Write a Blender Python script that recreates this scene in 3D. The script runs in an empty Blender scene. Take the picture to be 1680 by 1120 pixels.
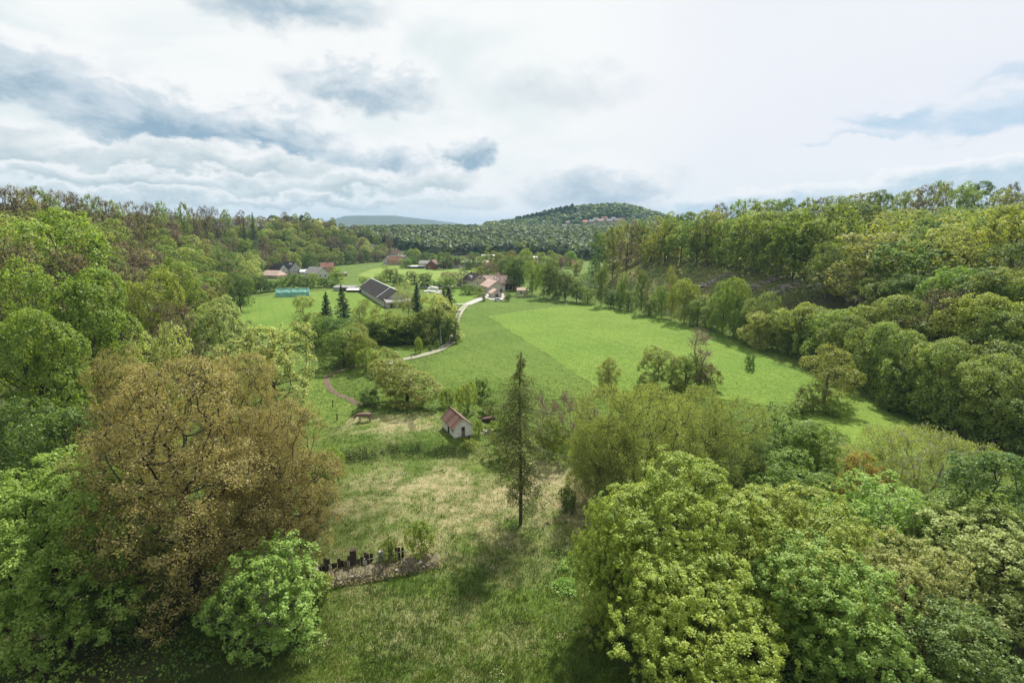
import bpy, bmesh, math, random
import numpy as np
from mathutils import Vector, Matrix
from mathutils.geometry import delaunay_2d_cdt

sc = bpy.context.scene
col = sc.collection
R = math.radians

# ------------------------------------------------------------------ camera
CAM = np.array([0.0, 0.0, 36.0]); PITCH = R(12.4); FPX = 840.0
cam_d = bpy.data.cameras.new('camera'); cam = bpy.data.objects.new('camera', cam_d); col.objects.link(cam)
cam_d.sensor_width = 36.0; cam_d.lens = 18.0; cam_d.clip_start = 0.5; cam_d.clip_end = 40000
cam.location = CAM; cam.rotation_euler = (math.pi/2 - PITCH, 0, 0)
sc.camera = cam

# ------------------------------------------------------------------ node helper
class NT:
    def __init__(s, tree): s.t = tree; s.n = tree.nodes; s.l = tree.links
    def put(s, sock, v):
        if isinstance(v, bpy.types.NodeSocket): s.l.new(v, sock)
        elif v is not None:
            if hasattr(sock.default_value, '__len__') and not hasattr(v, '__len__'): v = [v]*len(sock.default_value)
            if hasattr(v, '__len__') and not isinstance(v, str) and len(sock.default_value) == 4 and len(v) == 3: v = (*v, 1)
            sock.default_value = v
    def node(s, typ, **kw):
        n = s.n.new(typ)
        for k, v in kw.items(): setattr(n, k, v)
        return n
    def m(s, op, a, b=None, c=None, clamp=False):
        n = s.node('ShaderNodeMath', operation=op, use_clamp=clamp)
        s.put(n.inputs[0], a)
        if b is not None: s.put(n.inputs[1], b)
        if c is not None: s.put(n.inputs[2], c)
        return n.outputs[0]
    def v(s, op, a, b=None, scale=None):
        n = s.node('ShaderNodeVectorMath', operation=op); s.put(n.inputs[0], a)
        if b is not None: s.put(n.inputs[1], b)
        if scale is not None: s.put(n.inputs['Scale'], scale)
        return n.outputs['Value'] if op in ('DOT_PRODUCT', 'LENGTH') else n.outputs[0]
    def mix(s, f, a, b, blend='MIX'):
        n = s.node('ShaderNodeMix', data_type='RGBA', blend_type=blend)
        s.put(n.inputs[0], f); s.put(n.inputs[6], a); s.put(n.inputs[7], b)
        return n.outputs[2]
    def noise(s, vec, scale, detail=4, rough=.55, dist=0.0, out=0):
        n = s.node('ShaderNodeTexNoise'); s.put(n.inputs['Vector'], vec); s.put(n.inputs['Scale'], scale)
        n.inputs['Detail'].default_value = detail; n.inputs['Roughness'].default_value = rough; n.inputs['Distortion'].default_value = dist
        return n.outputs[out]
    def map(s, v, a, b, c=0.0, d=1.0, smooth=False):
        n = s.node('ShaderNodeMapRange', interpolation_type='SMOOTHSTEP' if smooth else 'LINEAR')
        s.put(n.inputs[0], v)
        for i, q in enumerate((a, b, c, d)): s.put(n.inputs[1+i], q)
        return n.outputs[0]
    def xyz(s, x, y, z):
        n = s.node('ShaderNodeCombineXYZ')
        for i, q in enumerate((x, y, z)): s.put(n.inputs[i], q)
        return n.outputs[0]
    def sep(s, v):
        n = s.node('ShaderNodeSeparateXYZ'); s.put(n.inputs[0], v); return n.outputs
    def attr(s, name, out='Fac'):
        n = s.node('ShaderNodeAttribute', attribute_name=name); return n.outputs[out]

# ------------------------------------------------------------------ sun and sky
SUN_AZ, SUN_EL = R(22), R(52)
sun_d = bpy.data.lights.new('sun', 'SUN'); sun_d.energy = 5.0; sun_d.angle = R(2.0); sun_d.color = (1.0, .95, .86)
sun = bpy.data.objects.new('sun', sun_d); col.objects.link(sun)
sv = Vector((math.sin(SUN_AZ)*math.cos(SUN_EL), math.cos(SUN_AZ)*math.cos(SUN_EL), math.sin(SUN_EL)))
sun.rotation_euler = (-sv).to_track_quat('-Z', 'Y').to_euler(); sun.location = sv*500

world = bpy.data.worlds.new('World'); sc.world = world; world.use_nodes = True
w = NT(world.node_tree); w.n.clear()
sky = w.node('ShaderNodeTexSky', sky_type='NISHITA'); sky.sun_disc = False
sky.sun_elevation = SUN_EL; sky.sun_rotation = SUN_AZ; sky.altitude = 300; sky.dust_density = 1.5
D = w.v('NORMALIZE', w.node('ShaderNodeTexCoord').outputs['Generated'])
dx, dy, dz = w.sep(D)
az = w.m('ARCTAN2', dx, dy); el = w.m('ARCSINE', dz)
den = w.m('ADD', w.m('MAXIMUM', dz, 0.0), .10)
P = w.xyz(w.m('DIVIDE', dx, den), w.m('DIVIDE', dy, den), 0.0)          # cloud deck seen in perspective
n_big = w.noise(P, .55, 5, .55, .3)
AE = w.xyz(az, el, 0.0)
def warp2(sx, sy, seed, detail=7):
    q = w.v('SUBTRACT', w.noise(w.v('ADD', w.v('MULTIPLY', AE, (sx, sy, 1.0)), (seed, seed*.7, 0.0)), 1.0, detail, .60, out=1), (.5, .5, .5)); return w.sep(q)
l1 = warp2(4.0, 8.0, 1.7, 3); l2 = warp2(15.0, 24.0, 5.1, 5)
waz = w.m('ADD', az, w.m('ADD', w.m('MULTIPLY', l1[0], R(8)), w.m('MULTIPLY', l2[0], R(6.5))))
wel = w.m('ADD', el, w.m('ADD', w.m('MULTIPLY', l1[1], R(2.6)), w.m('MULTIPLY', l2[1], R(4.6))))
fine = w.noise(w.v('MULTIPLY', AE, (9.0, 17.0, 1.0)), 1.0, 6, .64, .3)
soft = w.noise(w.v('MULTIPLY', AE, (3.0, 6.5, 1.0)), 1.0, 5, .55, .4)
# veil of high cloud: whitest round the hidden sun, teal-grey thin places to the left, lavender to the right
veil = w.mix(w.m('MULTIPLY', w.map(soft, .42, .64, 0, 1, True), w.map(az, R(-10), R(12), 1, .3, True)), (.985, 1.00, .995), (.80, .885, .89))
lav = w.m('MULTIPLY', w.map(az, R(4), R(26), 0, 1, True), w.map(el, R(2), R(9), .2, .8, True))
cl = w.mix(lav, veil, (.885, .905, .975))
def heap(cl, a0, e0, sa, se, amp, edge=.30, top=(1.0, 1.005, 1.0), mid=(.66, .745, .81), base=(.31, .455, .575)):
    """a heap of cumulus: bright broken top, blue-grey base"""
    u = w.m('DIVIDE', w.m('SUBTRACT', waz, R(a0)), R(sa)); v = w.m('DIVIDE', w.m('SUBTRACT', wel, R(e0)), R(se))
    r = w.m('SQRT', w.m('ADD', w.m('MULTIPLY', u, u), w.m('MULTIPLY', v, v)))
    msk = w.m('MULTIPLY', w.map(r, 1.0-edge, 1.0+edge, 1, 0, True), amp)
    sh = w.m('ADD', v, w.m('MULTIPLY', w.m('SUBTRACT', fine, .5), 3.2))
    c_ = w.mix(w.map(sh, .75, .0, 0, 1, True), top, mid); c_ = w.mix(w.map(sh, .15, -.9, 0, 1, True), c_, base)
    return w.mix(msk, cl, c_)
for h_ in ((5, 14.5, 7, 2.6, .30, .6), (-21, 20.5, 8, 2.4, .80, .45), (-41, 12.4, 7, 2.6, .95, .30), (-14.5, 14.0, 7, 2.2, .80, .40), (-30, 10.4, 10, 3.6, 1.0, .25), (-23, 8.8, 5, 2.2, .9, .3), (-14, 7.2, 6, 1.8, .85, .3),
           (-4.3, 8.3, 2.9, 2.3, .95, .25), (9, 4.6, 7, 2.6, .75, .5)):
    cl = heap(cl, *h_)
GT = dict(mid=(.73, .80, .815), base=(.50, .60, .64))
for h_ in ((-43, 6.6, 6, 1.5, .9, .3), (-35, 6.2, 8, 1.3, .9, .3), (-25, 6.0, 6, 1.3, .9, .3), (-39, 4.4, 8, .9, .85, .35), (-28, 4.2, 9, .9, .85, .35), (-16, 4.8, 6, 1.0, .85, .35), (-8, 5.2, 4, 1.4, .8, .35), (-33, 2.8, 12, .7, .8, .4), (-19, 2.9, 8, .7, .8, .4), (-6, 3.0, 5, .8, .6, .4)):
    cl = heap(cl, *h_, **GT)
BL = dict(top=(.74, .83, .93), mid=(.60, .745, .88), base=(.48, .665, .84))
for h_ in ((42, 8.8, 9, 1.15, .95, .45), (33.5, 9.4, 3, .6, .7, .5), (32, 7.9, 3, .35, .6, .5), (46, 11.4, 6, .8, .55, .5)):
    cl = heap(cl, *h_, **BL)
# a far bank of low cumulus over the right-hand hills, bumps on its upper edge
bump = w.noise(w.xyz(w.m('MULTIPLY', az, 13.0), w.m('MULTIPLY', el, 20.0), 0.0), 1.0, 6, .62)
edge = w.m('ADD', w.m('MULTIPLY', w.m('SUBTRACT', az, R(12)), .095), w.m('ADD', R(.3), w.m('MULTIPLY', bump, R(4.8))))
bank = w.m('MULTIPLY', w.map(w.m('SUBTRACT', edge, el), -.0015, .004, 0, 1, True), w.map(az, R(10), R(20), 0, 1, True))
dep = w.m('MULTIPLY', w.map(w.m('SUBTRACT', edge, el), .003, .030, 0, 1, True), w.map(bump, .40, .60, .6, 1.0))
cl = w.mix(bank, cl, w.mix(dep, (1.02, 1.02, 1.02), (.60, .74, .83)))
skyc = w.v('SCALE', sky.outputs[0], scale=.11)
cover = w.map(n_big, .22, .40, .80, 1.0, True)
bg = w.node('ShaderNodeBackground'); w.put(bg.inputs[0], w.mix(cover, skyc, cl)); bg.inputs[1].default_value = .61
w.l.new(bg.outputs[0], w.node('ShaderNodeOutputWorld').inputs[0])
world.cycles.sampling_method = 'MANUAL'; world.cycles.sample_map_resolution = 512

vs = sc.view_settings
vs.view_transform = 'Standard'; vs.look = 'None'; vs.exposure = .70; vs.gamma = 1.0; vs.use_curve_mapping = False
cy = sc.cycles
cy.max_bounces = 5; cy.diffuse_bounces = 3; cy.glossy_bounces = 1; cy.transmission_bounces = 3; cy.volume_bounces = 0; cy.transparent_max_bounces = 4
cy.use_denoising = True; cy.caustics_reflective = False; cy.caustics_refractive = False; cy.sample_clamp_indirect = 4

HAZE = 1.05e-4
# ------------------------------------------------------------------ numeric helpers
def vnoise(x, y, seed=0):
    x = np.asarray(x, float); y = np.asarray(y, float)
    xi = np.floor(x).astype(np.int64); yi = np.floor(y).astype(np.int64); xf = x-xi; yf = y-yi
    def h(a, b):
        q = (a*374761393 + b*668265263 + seed*974711) & 0xffffffff
        q = ((q ^ (q >> 13))*1274126177) & 0xffffffff
        return ((q ^ (q >> 16)) & 0xffff)/65535.0
    u = xf*xf*(3-2*xf); v = yf*yf*(3-2*yf)
    return (h(xi, yi)*(1-u)+h(xi+1, yi)*u)*(1-v) + (h(xi, yi+1)*(1-u)+h(xi+1, yi+1)*u)*v
def fbm(x, y, seed=0, o=4):
    s = 0; a = .5
    for i in range(o):
        s = s + a*vnoise(np.asarray(x)*2**i, np.asarray(y)*2**i, seed+i); a *= .5
    return s/(1-.5**o)
def sst(a, b, x):
    t = np.clip((np.asarray(x, float)-a)/(b-a), 0, 1); return t*t*(3-2*t)

# ------------------------------------------------------------------ terrain
def foot_left(y):  return np.interp(y, [0, 60, 120, 200, 260, 320, 370, 430, 490, 570, 700, 900], [-58, -62, -84, -120, -146, -160, -186, -198, -186, -150, -105, -40])
def foot_right(y): return np.interp(y, [0, 85, 147, 180, 236, 277, 350, 450, 560, 800], [82, 82, 84, 80, 60, 44, 46, 70, 115, 240])
# the bank at the end of the little terrace in the meadow
def terrace(x, y):
    line = 75.5 + .20*(x+22) + 1.2*np.sin(x*.25)
    return sst(-1.2, 1.2, y-line)*1.9*sst(-34, -28, x)*(1-sst(-9, -3, x))
def Hgt(x, y):
    x = np.asarray(x, float); y = np.asarray(y, float)
    z = np.zeros(np.broadcast(x, y).shape)
    tl = foot_left(y) - x
    pl = np.interp(tl, [0, 8, 30, 60, 90, 150, 400, 2000], [0, 1, 12, 27, 35, 39, 44, 60])
    z = z + pl*(1-.9*sst(560, 800, y))
    tr = x - foot_right(y)
    pr = np.interp(tr, [0, 6, 16, 38, 60, 100, 150, 250, 600, 2000], [0, 1.5, 11, 20, 26, 31, 34, 37, 42, 60])
    z = z + pr*(1-.75*sst(430, 700, y))
    z = z + 22*sst(640, 1000, y)*(1-.4*sst(250, 900, np.abs(x)))
    z = z + 41*np.exp(-((np.hypot((x-215)/145, (y-1420)/180))**2.4)) + 22*np.exp(-(((x-40)/190)**2+((y-1350)/220)**2))
    z = z + 26*np.exp(-(((x-330)/150)**2+((y-1380)/200)**2))
    # far blue ridges
    z = z + 140*sst(5000, 6300, y)*sst(-2330, -1900, x)*(1-.28*sst(-1450, -1250, x))*(1-sst(-1150, -560, x))
    z = z + 34*sst(3000, 4300, y)
    amp = np.clip((np.abs(x)+np.abs(y))/600, 0, 1)
    z = z + (fbm(x/90, y/90, 3)-.5)*5*amp*np.clip(np.maximum(tl, tr)/30, .03, 1)
    near = 1-sst(92, 112, y)
    z = z + near*((fbm(x/7, y/7, 9)-.5)*.7 + terrace(x, y))
    return z
def H1(x, y): return float(Hgt(np.array([x]), np.array([y]))[0])
def ray(px, py):
    u = (px-840)/FPX; v = (560-py)/FPX
    return np.array([u, math.cos(PITCH)+v*math.sin(PITCH), -math.sin(PITCH)+v*math.cos(PITCH)])
_ts = np.concatenate([np.arange(20, 400, .5), np.arange(400, 3000, 3)])
def gp(px, py):
    """point of the ground seen at a picture position"""
    d = ray(px, py); X = CAM[0]+d[0]*_ts; Y = CAM[1]+d[1]*_ts; Z = CAM[2]+d[2]*_ts
    f = Z-Hgt(X, Y); i = int(np.argmax(f < 0))
    if f[i] >= 0: i = len(_ts)-1
    a = f[i-1]/(f[i-1]-f[i]+1e-9) if i else 0; t = _ts[i-1]+(_ts[i]-_ts[i-1])*a
    x, y = d[0]*t, d[1]*t
    return (x, y, H1(x, y))
def at(px, py, Y):
    d = ray(px, py); t = Y/d[1]; return CAM + d*t

# ------------------------------------------------------------------ mesh helpers
def np_mesh(name, V, F, mats, attrs=None, smooth=False):
    V = np.asarray(V, np.float32); F = np.asarray(F, np.int32); k = F.shape[1]
    me = bpy.data.meshes.new(name)
    me.vertices.add(len(V)); me.vertices.foreach_set('co', V.ravel())
    me.loops.add(F.size); me.loops.foreach_set('vertex_index', F.ravel())
    me.polygons.add(len(F)); me.polygons.foreach_set('loop_start', np.arange(0, F.size, k, dtype=np.int32))
    if smooth: me.polygons.foreach_set('use_smooth', np.ones(len(F), bool))
    for m in (mats if isinstance(mats, (list, tuple)) else [mats]): me.materials.append(m)
    for nme, arr in (attrs or {}).items():
        a = me.attributes.new(nme, 'FLOAT', 'POINT'); a.data.foreach_set('value', np.asarray(arr, np.float32))
    me.update(calc_edges=True); me.validate()
    return me
def link(name, me, parent=None, loc=(0, 0, 0), rot=(0, 0, 0), scale=(1, 1, 1)):
    o = bpy.data.objects.new(name, me); col.objects.link(o)
    o.parent = parent; o.location = loc; o.rotation_euler = rot; o.scale = scale
    return o
def tag(o, label=None, cat=None, group=None, kind=None):
    if label: o['label'] = label
    if cat: o['category'] = cat
    if group: o['group'] = group
    if kind: o['kind'] = kind
    return o
def empty(name, loc=(0, 0, 0), rz=0.0): return link(name, None, None, loc, (0, 0, rz))
class MB:
    def __init__(s): s.v = []; s.f = []
    def add(s, vs, fs):
        b = len(s.v); s.v += [tuple(map(float, q)) for q in vs]; s.f += [tuple(b+i for i in f) for f in fs]; return s
    def box(s, x0, x1, y0, y1, z0, z1):
        return s.add([(x0, y0, z0), (x1, y0, z0), (x1, y1, z0), (x0, y1, z0), (x0, y0, z1), (x1, y0, z1), (x1, y1, z1), (x0, y1, z1)],
                     [(0, 3, 2, 1), (4, 5, 6, 7), (0, 1, 5, 4), (1, 2, 6, 5), (2, 3, 7, 6), (3, 0, 4, 7)])
    def bar(s, a, b, r, n=6, r2=None):
        a = Vector(a); b = Vector(b); d = (b-a).normalized(); u = d.orthogonal().normalized(); w_ = d.cross(u); r2 = r if r2 is None else r2
        vs = [a+(u*math.cos(2*math.pi*i/n)+w_*math.sin(2*math.pi*i/n))*r for i in range(n)] + [b+(u*math.cos(2*math.pi*i/n)+w_*math.sin(2*math.pi*i/n))*r2 for i in range(n)]
        return s.add(vs, [(i, (i+1) % n, n+(i+1) % n, n+i) for i in range(n)] + [tuple(range(n-1, -1, -1)), tuple(range(n, 2*n))])
    def build(s, name, mat, parent=None, loc=(0, 0, 0), rot=(0, 0, 0), smooth=False):
        me = bpy.data.meshes.new(name); me.from_pydata(s.v, [], s.f); me.materials.append(mat); me.update()
        if smooth:
            for p in me.polygons: p.use_smooth = True
        return link(name, me, parent, loc, rot)

# ------------------------------------------------------------------ materials
def new_mat(name):
    m = bpy.data.materials.new(name); m.use_nodes = True; t = NT(m.node_tree); t.n.clear()
    return m, t, t.node('ShaderNodeOutputMaterial')
def plain(name, c, rough=.8, var=.25, scale=1.5, c2=None, metallic=0.0, bump=0.0, spec=.3):
    m, t, o = new_mat(name); b = t.node('ShaderNodeBsdfPrincipled')
    pos = t.node('ShaderNodeTexCoord').outputs['Object']
    f = t.noise(pos, scale, 6, .65)
    c2 = c2 or tuple(q*(1-var*1.6) for q in c)
    cc = t.mix(t.map(f, .3, .7), c2, c)
    t.put(b.inputs['Base Color'], cc); b.inputs['Roughness'].default_value = rough; b.inputs['Metallic'].default_value = metallic; b.inputs['Specular IOR Level'].default_value = spec
    if bump:
        bn = t.node('ShaderNodeBump'); bn.inputs['Strength'].default_value = bump; t.put(bn.inputs['Height'], t.noise(pos, scale*6, 4)); t.l.new(bn.outputs[0], b.inputs['Normal'])
    t.l.new(b.outputs[0], o.inputs[0]); return m
def leaf_mat(name, c1, c2, trans=.5, hue=.02, val=.22, gloss=.025):
    m, t, o = new_mat(name)
    c = t.mix(t.attr('var'), c1, c2)
    h = t.node('ShaderNodeHueSaturation'); rnd = t.node('ShaderNodeObjectInfo').outputs['Random']
    t.put(h.inputs['Hue'], t.map(rnd, 0, 1, .5-hue, .5+hue)); t.put(h.inputs['Value'], t.map(t.m('FRACT', t.m('MULTIPLY', rnd, 7.31)), 0, 1, 1-val, 1+val)); t.put(h.inputs['Color'], c)
    c = h.outputs[0]
    d = t.node('ShaderNodeBsdfDiffuse'); t.put(d.inputs[0], c)
    tr = t.node('ShaderNodeBsdfTranslucent'); t.put(tr.inputs[0], t.mix(1.0, c, (1.25, 1.15, .65), 'MULTIPLY'))
    g = t.node('ShaderNodeBsdfGlossy'); g.inputs['Roughness'].default_value = .5; t.put(g.inputs[0], (.9, .95, .85))
    m1 = t.node('ShaderNodeMixShader'); m1.inputs[0].default_value = trans; t.l.new(d.outputs[0], m1.inputs[1]); t.l.new(tr.outputs[0], m1.inputs[2])
    m2 = t.node('ShaderNodeMixShader'); m2.inputs[0].default_value = gloss; t.l.new(m1.outputs[0], m2.inputs[1]); t.l.new(g.outputs[0], m2.inputs[2])
    t.l.new(m2.outputs[0], o.inputs[0]); return m
LM = {
    'maple':   leaf_mat('leaf maple yellow green', (.165, .260, .022), (.42, .50, .075), hue=.006, val=.07),
    'bright':  leaf_mat('leaf bright green', (.15, .29, .036), (.35, .50, .105), hue=.008, val=.07),
    'fresh':   leaf_mat('leaf fresh green', (.112, .198, .022), (.28, .365, .050), hue=.02, val=.15),
    'deep':    leaf_mat('leaf deep green', (.058, .125, .020), (.17, .255, .045), hue=.010, val=.15),
    'yellow':  leaf_mat('leaf yellow green', (.135, .215, .022), (.31, .375, .055), hue=.018, val=.12),
    'olive':   leaf_mat('leaf olive', (.115, .170, .028), (.29, .335, .075), hue=.025),
    'pale':    leaf_mat('leaf pale flowering', (.195, .275, .056), (.52, .57, .19), hue=.015, val=.10),
    'brown':   leaf_mat('leaf bronze', (.150, .145, .042), (.43, .375, .120), trans=.45, hue=.010, val=.06),
    'bronze':  leaf_mat('leaf bronze green', (.14, .185, .026), (.31, .345, .056), hue=.004, val=.05),
    'bud':     leaf_mat('buds grey brown', (.125, .108, .050), (.28, .23, .105), hue=.02, trans=.35),
    'alder':   leaf_mat('leaf alder', (.110, .190, .036), (.30, .37, .080), hue=.012, val=.12),
    'willow':  leaf_mat('leaf willow', (.165, .230, .058), (.37, .44, .135), hue=.008, val=.06),
    'larch':   leaf_mat('needles larch', (.075, .108, .022), (.20, .225, .055), hue=.01),
    'spruce':  leaf_mat('needles spruce', (.022, .048, .016), (.060, .100, .035), trans=.2, hue=.02),
    'rust':    leaf_mat('leaf rust', (.24, .19, .03), (.40, .33, .06), hue=.01, val=.05),
    'farwood': leaf_mat('leaf far wood', (.040, .082, .022), (.082, .132, .036), hue=.02, val=.1),
}
BARK = plain('bark', (.10, .080, .062), .9, .4, 3.0)
BARK_D = plain('bark dark', (.055, .045, .036), .9, .4, 3.0)
BARK_G = plain('bark pale grey', (.30, .27, .22), .9, .35, 2.0)
BARK_B = plain('bark birch', (.50, .48, .42), .8, .5, 2.5)
TWIG = plain('twig brown', (.36, .27, .20), .9, .3, 3.0)
# ------------------------------------------------------------------ trees: generators
def unit(v): return v/(np.linalg.norm(v, axis=-1, keepdims=True)+1e-9)
def leaf_quads(rng, C, Nn, size, aspect=.75, fold=.18, along=None):
    n = len(C); Nn = unit(Nn)
    r = rng.normal(size=(n, 3)) if along is None else along + rng.normal(size=(n, 3))*.25
    a = unit(r - Nn*(r*Nn).sum(1, keepdims=True)); b = np.cross(Nn, a)
    s = (size*np.clip(np.exp(rng.normal(size=n)*.32), .45, 1.8))[:, None]
    V = np.stack([C-a*s*.5, C+b*s*.5*aspect-Nn*s*fold, C+a*s*.5, C-b*s*.5*aspect-Nn*s*fold], 1).reshape(-1, 3)
    i = np.arange(n)[:, None]*4
    F = np.concatenate([i+np.array([[0, 1, 2]]), i+np.array([[0, 2, 3]])], 0)
    return V, F
def tubes(P0, P1, R0, R1, n=5):
    d = unit(P1-P0); ref = np.where(np.abs(d[:, 2:3]) > .9, np.array([[1., 0, 0]]), np.array([[0, 0, 1.]]))
    u = unit(np.cross(d, ref)); w_ = np.cross(d, u); ang = np.arange(n)*2*math.pi/n
    ring = u[:, None, :]*np.cos(ang)[None, :, None] + w_[:, None, :]*np.sin(ang)[None, :, None]
    V = np.concatenate([P0[:, None]+ring*R0[:, None, None], P1[:, None]+ring*R1[:, None, None]], 1)
    m = len(P0); base = (np.arange(m)*2*n)[:, None]; j = np.arange(n); k = (j+1) % n
    q = np.stack([j, k, n+k, n+j], 1)
    F = (base[:, :, None]+q[None]).reshape(-1, 4)
    return V.reshape(-1, 3), F
class Skel:
    def __init__(s, cap=12000): s.A = np.zeros((cap, 3)); s.D = np.zeros(cap); s.n = 0; s.par = []
    @property
    def P(s): return s.A[:s.n]
    def add(s, p, par):
        i = s.n; s.A[i] = p; s.par.append(par); s.D[i] = 0 if par < 0 else s.D[par]+np.linalg.norm(s.A[i]-s.A[par]); s.n += 1; return i
    def attach(s, rng, p, first=0, bow=.12, w_=.35, steps=2):
        A = s.A[first:s.n]; d = np.sqrt(((A-p)**2).sum(1))
        i = first+int(np.argmin(d + w_*s.D[first:s.n] + np.maximum(0, A[:, 2]-p[2])*.8))
        q = s.A[i].copy(); L = np.linalg.norm(p-q)
        for k in range(1, steps):
            f = k/steps; i = s.add(q+(p-q)*f + rng.normal(size=3)*L*.06 + np.array([0, 0, -bow*L*math.sin(f*math.pi)*.6]), i)
        return s.add(p, i)
    def radii(s, tip, base, expo=2.3):
        n = s.n; a = np.full(n, 0.0)
        for i in range(n-1, -1, -1):
            if a[i] == 0: a[i] = 1
            if s.par[i] >= 0: a[s.par[i]] += a[i]
        r = a**(1/expo); r = tip + (base-tip)*(r-1)/(r[0]-1+1e-9); return r
    def mesh(s, tip, base, n=5, expo=2.3):
        r = s.radii(tip, base, expo); P = s.P.copy(); par = np.array(s.par); k = par >= 0
        r0 = np.minimum(r[par[k]], r[k]*1.5); return tubes(P[par[k]], P[k], r0, r[k], n)

def broad(name, seed, H=16, W=12, cb=4, lobes=9, lobe_r=.42, clumps=160, clump_r=.9, per=16, leaf=.4, mat='fresh', bark=None, trunk_r=.28,
          twigs=0, flat=.45, inside=.12, upbias=.55, droop=0.0, stems=1, lean=0.0, aspect=.75, shape='round', leafvar=.5, leaf_keep=1.0, tip=.02, sides=4, rough0=.85):
    rng = np.random.default_rng(seed); bark = bark or BARK
    zc = (cb+H)/2; rz = (H-cb)/2; rx = W/2
    # lobes
    LC = []; LR = []
    for i in range(lobes):
        for _ in range(30):
            d = unit(rng.normal(size=3)); r = rng.uniform(.35, .72)
            if shape == 'cone':
                hz = rng.uniform(0, 1)**.8; ang = rng.uniform(0, 6.28); rr = (1-hz)*.62*rng.uniform(.5, 1)
                c = np.array([math.cos(ang)*rr*rx, math.sin(ang)*rr*rx, cb+(H-cb)*(.12+.80*hz)]); lr = rx*lobe_r*(1.15-.75*hz)
            elif shape == 'vase':
                hz = rng.uniform(.25, 1); ang = rng.uniform(0, 6.28); rr = rng.uniform(.2, .75)*(.35+.65*math.sin(hz*2.4))
                c = np.array([math.cos(ang)*rr*rx, math.sin(ang)*rr*rx, cb+(H-cb)*hz*.86]); lr = rx*lobe_r*rng.uniform(.7, 1.1)
            else:
                hz = rng.uniform(.06, .90); ang = rng.uniform(0, 6.28); env = math.sqrt(max(.05, 1-(2*hz-.92)**2*.85)); rr = env*rng.uniform(.25, .68)
                c = np.array([math.cos(ang)*rr*rx, math.sin(ang)*rr*rx, cb+(H-cb)*hz]); lr = min(rx*lobe_r*rng.uniform(.75, 1.2), (H-c[2])*1.0+.12*rx)
            if all(np.linalg.norm((c-q)/np.array([1, 1, max(.5, rz/rx)])) > .33*rx for q in LC) or _ == 29: break
        LC.append(c); LR.append(lr)
    LC = np.array(LC); LR = np.array(LR)
    C = []; Nn = []; tries = 0
    while len(C) < clumps and tries < clumps*12:
        tries += 1
        i = rng.choice(lobes, p=LR**2/np.sum(LR**2)); u = unit(rng.normal(size=3)+np.array([0, 0, .35]))
        p = LC[i] + u*LR[i]*np.array([1, 1, .85])*rng.uniform(rough0, 2-rough0+.03)
        dd = np.linalg.norm((p-LC), axis=1)/LR
        if np.sum(dd < .82) > 0 and rng.random() > inside: continue
        if p[2] < cb*.75: continue
        C.append(p); Nn.append(u)
    C = np.array(C); Nn = np.array(Nn)
    # skeleton
    sk = Skel(); ti = []
    lx, ly = rng.normal(size=2)*lean
    for st in range(stems):
        ang = rng.uniform(0, 6.28); off = np.array([math.cos(ang), math.sin(ang)])*(0 if stems == 1 else .35*trunk_r*3)
        top = np.array([lx+(off[0]*6 if stems > 1 else 0), ly+(off[1]*6 if stems > 1 else 0), cb+(H-cb)*.55])
        prev = -1 if st == 0 else 0
        for k in range(0 if st == 0 else 1, 7):
            f = k/6; p = np.array([off[0]*min(1, k)+ (top[0]-off[0])*f**1.4, off[1]*min(1, k)+(top[1]-off[1])*f**1.4, top[2]*f])
            if 0 < k: p[:2] += rng.normal(size=2)*.012*H*f
            prev = sk.add(p, prev); ti.append(prev)
    first = 2
    for c in LC[np.argsort(LC[:, 2])]: sk.attach(rng, c*np.array([.9, .9, 1])-np.array([0, 0, LR.mean()*.25]), first, .18, .15, 3)
    for p, q in sorted(zip(C.tolist(), Nn.tolist()), key=lambda z: np.linalg.norm(np.array(z[0])-np.array([0, 0, zc]))):
        p = np.array(p); q = np.array(q); sk.attach(rng, p-q*clump_r*.3, first, .10, .30, 2)
    TV, TF = sk.mesh(tip, trunk_r, sides)
    if twigs:
        k = len(C)*twigs; src = np.repeat(C-Nn*clump_r*.3, twigs, 0); dr = unit(rng.normal(size=(k, 3))+np.repeat(Nn, twigs, 0)*.9+np.array([0, 0, .5]))
        dst = src+dr*clump_r*rng.uniform(.5, 1.15, (k, 1)); V2, F2 = tubes(src, dst, np.full(k, tip*.9), np.full(k, tip*.35), 3)
        TF = np.concatenate([TF, F2+len(TV)], 0); TV = np.concatenate([TV, V2], 0)
    trunk = np_mesh(name+' trunk', TV, TF, bark, smooth=True)
    # leaves
    n = per*len(C); cc = np.repeat(C, per, 0); nn = np.repeat(Nn, per, 0)
    u = unit(rng.normal(size=(n, 3))+nn*.25+np.array([0, 0, .25])); rad = rng.uniform(0, 1, n)**.45
    cr = clump_r*np.repeat(rng.uniform(.7, 1.3, len(C)), per)
    un = (u*nn).sum(1, keepdims=True)*nn
    off = (u-flat*un)*(rad*cr)[:, None]
    if droop: off[:, 2] = off[:, 2]*.6 - rng.uniform(0, 1, n)**1.3*droop*cr*2.0
    p = cc+off
    keep = (rng.uniform(size=n) < leaf_keep) & (p[:, 2] > .15)
    if droop: norm = unit(rng.normal(size=(n, 3))*np.array([1, 1, .35])+u*.3); along = np.tile(np.array([[0, 0, -1.]]), (n, 1))
    else: norm = u*.55+nn*.35+np.array([0, 0, upbias])+rng.normal(size=(n, 3))*.5; along = None
    var = np.clip(np.repeat(rng.uniform(0, 1, len(C)), per)*(1-leafvar)+rng.uniform(0, 1, n)*leafvar, 0, 1)
    LV, LF = leaf_quads(rng, p[keep], norm[keep], leaf, aspect, .18, None if along is None else along[keep])
    crown = np_mesh(name+' crown', LV, LF, LM[mat], {'var': np.repeat(var[keep], 4)})
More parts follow.
